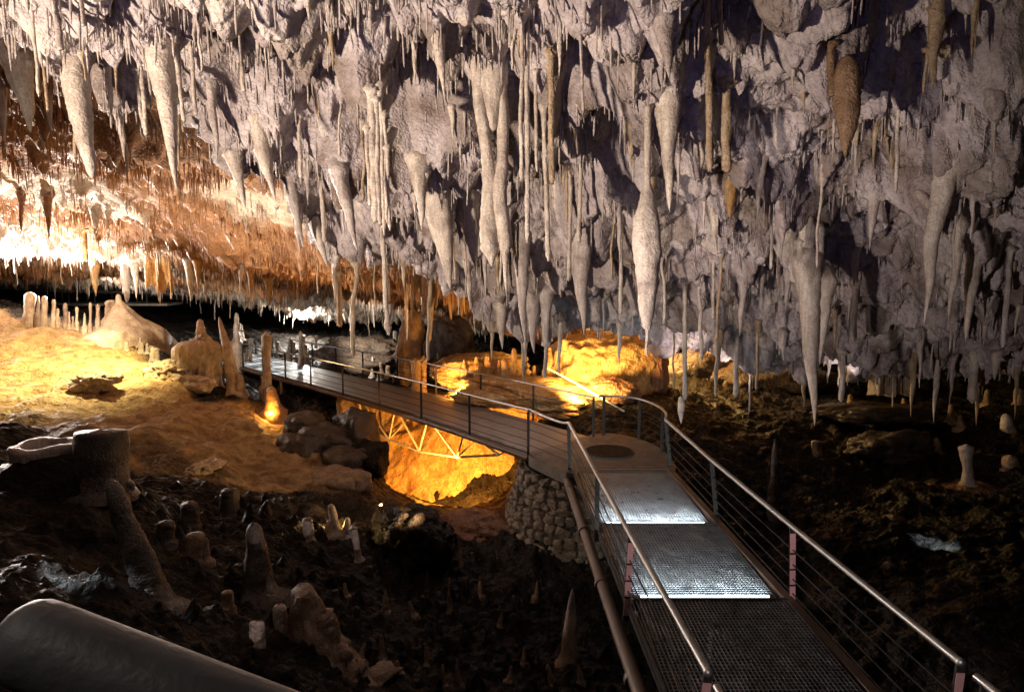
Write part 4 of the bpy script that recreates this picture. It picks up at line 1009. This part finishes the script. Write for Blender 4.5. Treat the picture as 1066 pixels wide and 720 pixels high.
# thick pipe rail right in front of the camera, at the lower left
pp = thing('pipe_rail', 'thick grey pipe handrail close up at the lower left corner', 'handrail', (0, 0, 0))
mb = MB(); A, B_ = unp(36,669,.66), unp(420,815,.66); d = (B_-A)/np.linalg.norm(B_-A)
rr = .0415; pts = [A-d*x for x in (.036, .034, .028, .019, .008)]+[A+d*.01, A+d*.1, B_, B_+d*.5]; rs = [.004, .014, .026, .036, .0405, rr, rr, rr, rr]
mb.tube(pts, rs, 40); mb.build('pipe', M['bigpipe'], pp, True)
mb = MB(); mb.tube([A+d*.05+np.array([0, .02, -.03]), A+d*.02+np.array([0, .02, -1.2])], .026, 20); mb.build('pipe_post', M['bigpipe'], pp, True)
mb = MB(); q = A+d*.085+np.array([0, -.008, -.055]); mb.box(q, (.03, .012, .05)); mb.build('pink_flash_strip', M['flash_pink'], pp, bevel=.003)  # small block coloured with the flash's pink, as on the posts

# small lamps
def lamp_body(u, v, d, label, mat, r=.07, off=(0, 0, 0)):
    c = unp(u, v, d); t = thing('cave_lamp', label, 'lamp', c)
    mb = MB(); bm = bmesh.new(); bmesh.ops.create_uvsphere(bm, u_segments=14, v_segments=8, radius=r); vv = np.array([q.co[:] for q in bm.verts]); ff = [[q.index for q in f.verts] for f in bm.faces]; bm.free()
    mb.add(vv, ff).build('bulb', M[mat], t, True)
    mb = MB(); mb.tube([(0, .02, -.02), (0, .10, -.05), (0, .14, -.08)], [r*1.35, r*1.3, r*.6], 14); mb.tube([(0, .1, -.08), (0, .1, -.7)], .02, 6); mb.build('housing', M['black'], t, True)
    return c
lamp_body(397, 527, 15.6, 'small warm lamp glowing before the glowing wall', 'warm_bulb', .06)
lamp_body(315, 324, 40, 'bright white floodlight far behind the orange ceiling fringe', 'white_bulb', .38)

# ------------------------------------------------------------------ light
w = bpy.data.worlds.new('World'); S.world = w; w.use_nodes = True
bg = w.node_tree.nodes['Background']; bg.inputs[0].default_value = (.5, .55, .7, 1); bg.inputs[1].default_value = .005
def spot(loc, tgt, watts, col, ang=120, blend=.5, rad=.08):
    l = bpy.data.lights.new('spot', 'SPOT'); l.energy = watts; l.color = col; l.spot_size = R(ang); l.spot_blend = blend; l.shadow_soft_size = rad
    o = bpy.data.objects.new('spot_lamp', l); COL.objects.link(o); o.location = loc
    o.rotation_euler = (Vector(tgt)-Vector(loc)).to_track_quat('-Z', 'Y').to_euler(); return o
def point(loc, watts, col, rad=.08):
    l = bpy.data.lights.new('point', 'POINT'); l.energy = watts; l.color = col; l.shadow_soft_size = rad
    o = bpy.data.objects.new('point_lamp', l); COL.objects.link(o); o.location = loc; return o
def area(loc, tgt, watts, col, sx, sy, spread=180):
    l = bpy.data.lights.new('area', 'AREA'); l.shape = 'RECTANGLE'; l.size = sx; l.size_y = sy; l.energy = watts; l.color = col; l.spread = R(spread)
    o = bpy.data.objects.new('strip_lamp', l); COL.objects.link(o); o.location = loc
    o.rotation_euler = (Vector(tgt)-Vector(loc)).to_track_quat('-Z', 'Y').to_euler(); return o
WARM, CREAM, LILAC, COOL, ORG, YEL = (1, .80, .58), (1, .90, .82), (.86, .84, 1), (.82, .93, 1), (1, .47, .10), (1, .68, .26)
# unseen lamps placed around the camera to light the near ceiling
spot((-8.5, -.5, -2.8), (-3.9, 7.2, 1.5), 13000, (1, .81, .64), 58, .85, .22)
spot((-2.6, 3.2, -2.6), (6.2, 12.5, -.1), 2300, (1, .84, .78), 40, .8, .15)
spot((-.5, -.3, .3), (-.2, 8, 2.7), 230, (.52, .44, 1), 76, .5, .05)  # lilac fill added beside the camera to tint the ceiling's shade
# narrow spots in place of flash through railing gaps: posts, stalagmites, added pier spot
FL = (-.35, -.1, .15)
for (u, v, d, a, wt) in [(827,590,8.9,5.5,170),(655,590,8.6,4.5,130),(1008,705,5.6,7,75),(740,712,5.5,4.5,60),(266,556,10.6,1.5,300),(286,606,10.4,1.4,300),(371,562,13.6,1.7,330),(318,550,13.8,1.3,330),(312,612,9.5,1.5,240),(345,660,9.3,6,12),(267,655,10,2,220),(574,560,13.4,10,60),(1012,490,17,4.5,80),(1052,470,18,6,50),(140,570,9,7,2)]:
    spot(FL, unp(u, v, d), wt*(7 if a > 4 else 4.5), (1, .80, .80), a, .35, .01)
spot((-1.1, .1, .75), unp(25, 672, .66), 8, (1, .95, .9), 60, .8, .12)  # small lamp added to brighten the pipe rail
# left chamber floodlights, some added to brighten dim parts
spot((-18.6, 27.6, -.9), (-18.2, 25.5, 2.5), 12000, (1, .86, .78), 150, .4, .15)
spot((-24, 26, -.6), (-22, 24, 3), 12000, (1, .88, .80), 150, .4, .2)
spot((-14.6, 21.6, -1.4), (-14.4, 20.6, 2), 2600, (1, .84, .74), 140, .6, .08)
spot((-12.6, 21.6, .2), (-14.8, 21.0, -3.6), 5200, (1, .80, .34), 122, .7, .15)
spot((-15.2, 22.6, -1.6), (-15.4, 26.5, -.1), 1300, (1, .84, .66), 120, .7, .1)  # added to lift the fringe below the white glare
spot((-7.5, 29.5, -2.4), (-1, 38, -4.4), 900, (1, .9, .76), 130, .7, .1)  # dim lamp added for the dark field behind the footbridge
spot((-8.3, 18.0, -3.2), (-7.6, 19.6, 1.5), 2600, (1, .80, .62), 100, .7, .08)
spot((-9.0, 25, -3.6), (-6, 22.5, 1.0), 1500, (1, .60, .27), 110, .7, .1)
spot((-19.5, 31.5, -1.4), (-18, 37, -1.6), 500, (1, .85, .7), 130, .7, .1)  # added to brighten the far walkway
spot((-9.4, 24.0, -2.0), (-15, 34.5, -3.4), 900, (1, .92, .8), 60, .7, .08)  # unseen lamp added so the far bridge railing shows
spot((-2.2, 10.5, -4.4), (1.2, 14.6, -5.8), 70, (1, .72, .45), 50, .7, .1)  # dim warm lamp added to brighten the stone pier
# warm fill on the lower slope
spot((-1.6, 13.0, -5.0), (-6.9, 16.6, -4.3), 620, (1, .60, .28), 62, .8, .1)
# lamp under the bridge
spot(unp(452, 512, 18.9)+np.array([0, 0, .1]), unp(472, 486, 22), 2300, (1,.43,.07), 104, .12, .05)
# lamps round the flowstone block
spot(unp(598, 404, 20.4), unp(634, 378, 24), 2600, (1,.56,.14), 120, .6, .35)
point(unp(668, 348, 25.8), 2000, (1,.62,.2), .1)
point(unp(606, 336, 26.6), 1800, (1, .78, .42), .1)
spot(unp(470, 418, 22.0)+np.array([0, 0, .4]), unp(505, 388, 25), 900, ORG, 110, .6, .06)
spot(unp(740, 364, 25.6), unp(735, 330, 27), 900, ORG, 120, .5, .05)
spot(unp(822, 376, 25.8), unp(822, 340, 27), 900, (1, .9, .8), 120, .5, .05)
spot(unp(722, 436, 17.2), unp(713, 372, 17.8), 260, (1, .80, .76), 44, .6, .03)
spot(unp(774, 430, 18.2), unp(767, 372, 18.6), 240, (1, .84, .80), 40, .6, .03)
spot(unp(884, 440, 18.2), unp(878, 385, 18.6), 200, (1, .86, .82), 40, .6, .03)
point(unp(523, 350, 18.4), 130, (1, .80, .76), .03)
point(unp(283, 429, 21.2)+np.array([.0, -.15, .05]), 45, ORG, .03)
point(unp(346, 546, 14.1)+np.array([.05, -.1, 0.05]), 45, (1, .6, .18), .03)
point(unp(397, 524, 15.35), 2.5, ORG, .05)
point(unp(315, 327, 39.5), 2200, (1, .93, .82), .2)
# cool glints on wet rock
spot((9.5, 13.0, -4.6), unp(966, 577, 14), 420, (.72, .9, 1), 40, .6, .03)
spot((-6.0, 8.2, -3.2), unp(85, 612, 8.6), 90, COOL, 60, .6, .03)
# strips under the step edges
for i, (y1, y0) in enumerate(secs[:2]):
    z = ZD+i*.07; xm = (xl(y0)+xr(y0))/2
    area((xm, y0+.12, z+.062), (xm, y0+2.4, z-.06), 26, COOL, 1.75, .03, 80)
for l in STEPL:
    p, q = at_len(l, BW/2, ZD+.09), at_len(l-.8, BW/2, ZD-.02); area(p, q, 7, COOL, 1.9, .03)
S.view_settings.view_transform = 'Standard'; S.view_settings.look = 'None'; S.view_settings.exposure = 0; S.view_settings.gamma = 1
S.cycles.max_bounces = 5; S.cycles.diffuse_bounces = 2; S.cycles.glossy_bounces = 3; S.cycles.use_denoising = True; S.cycles.sample_clamp_indirect = 4
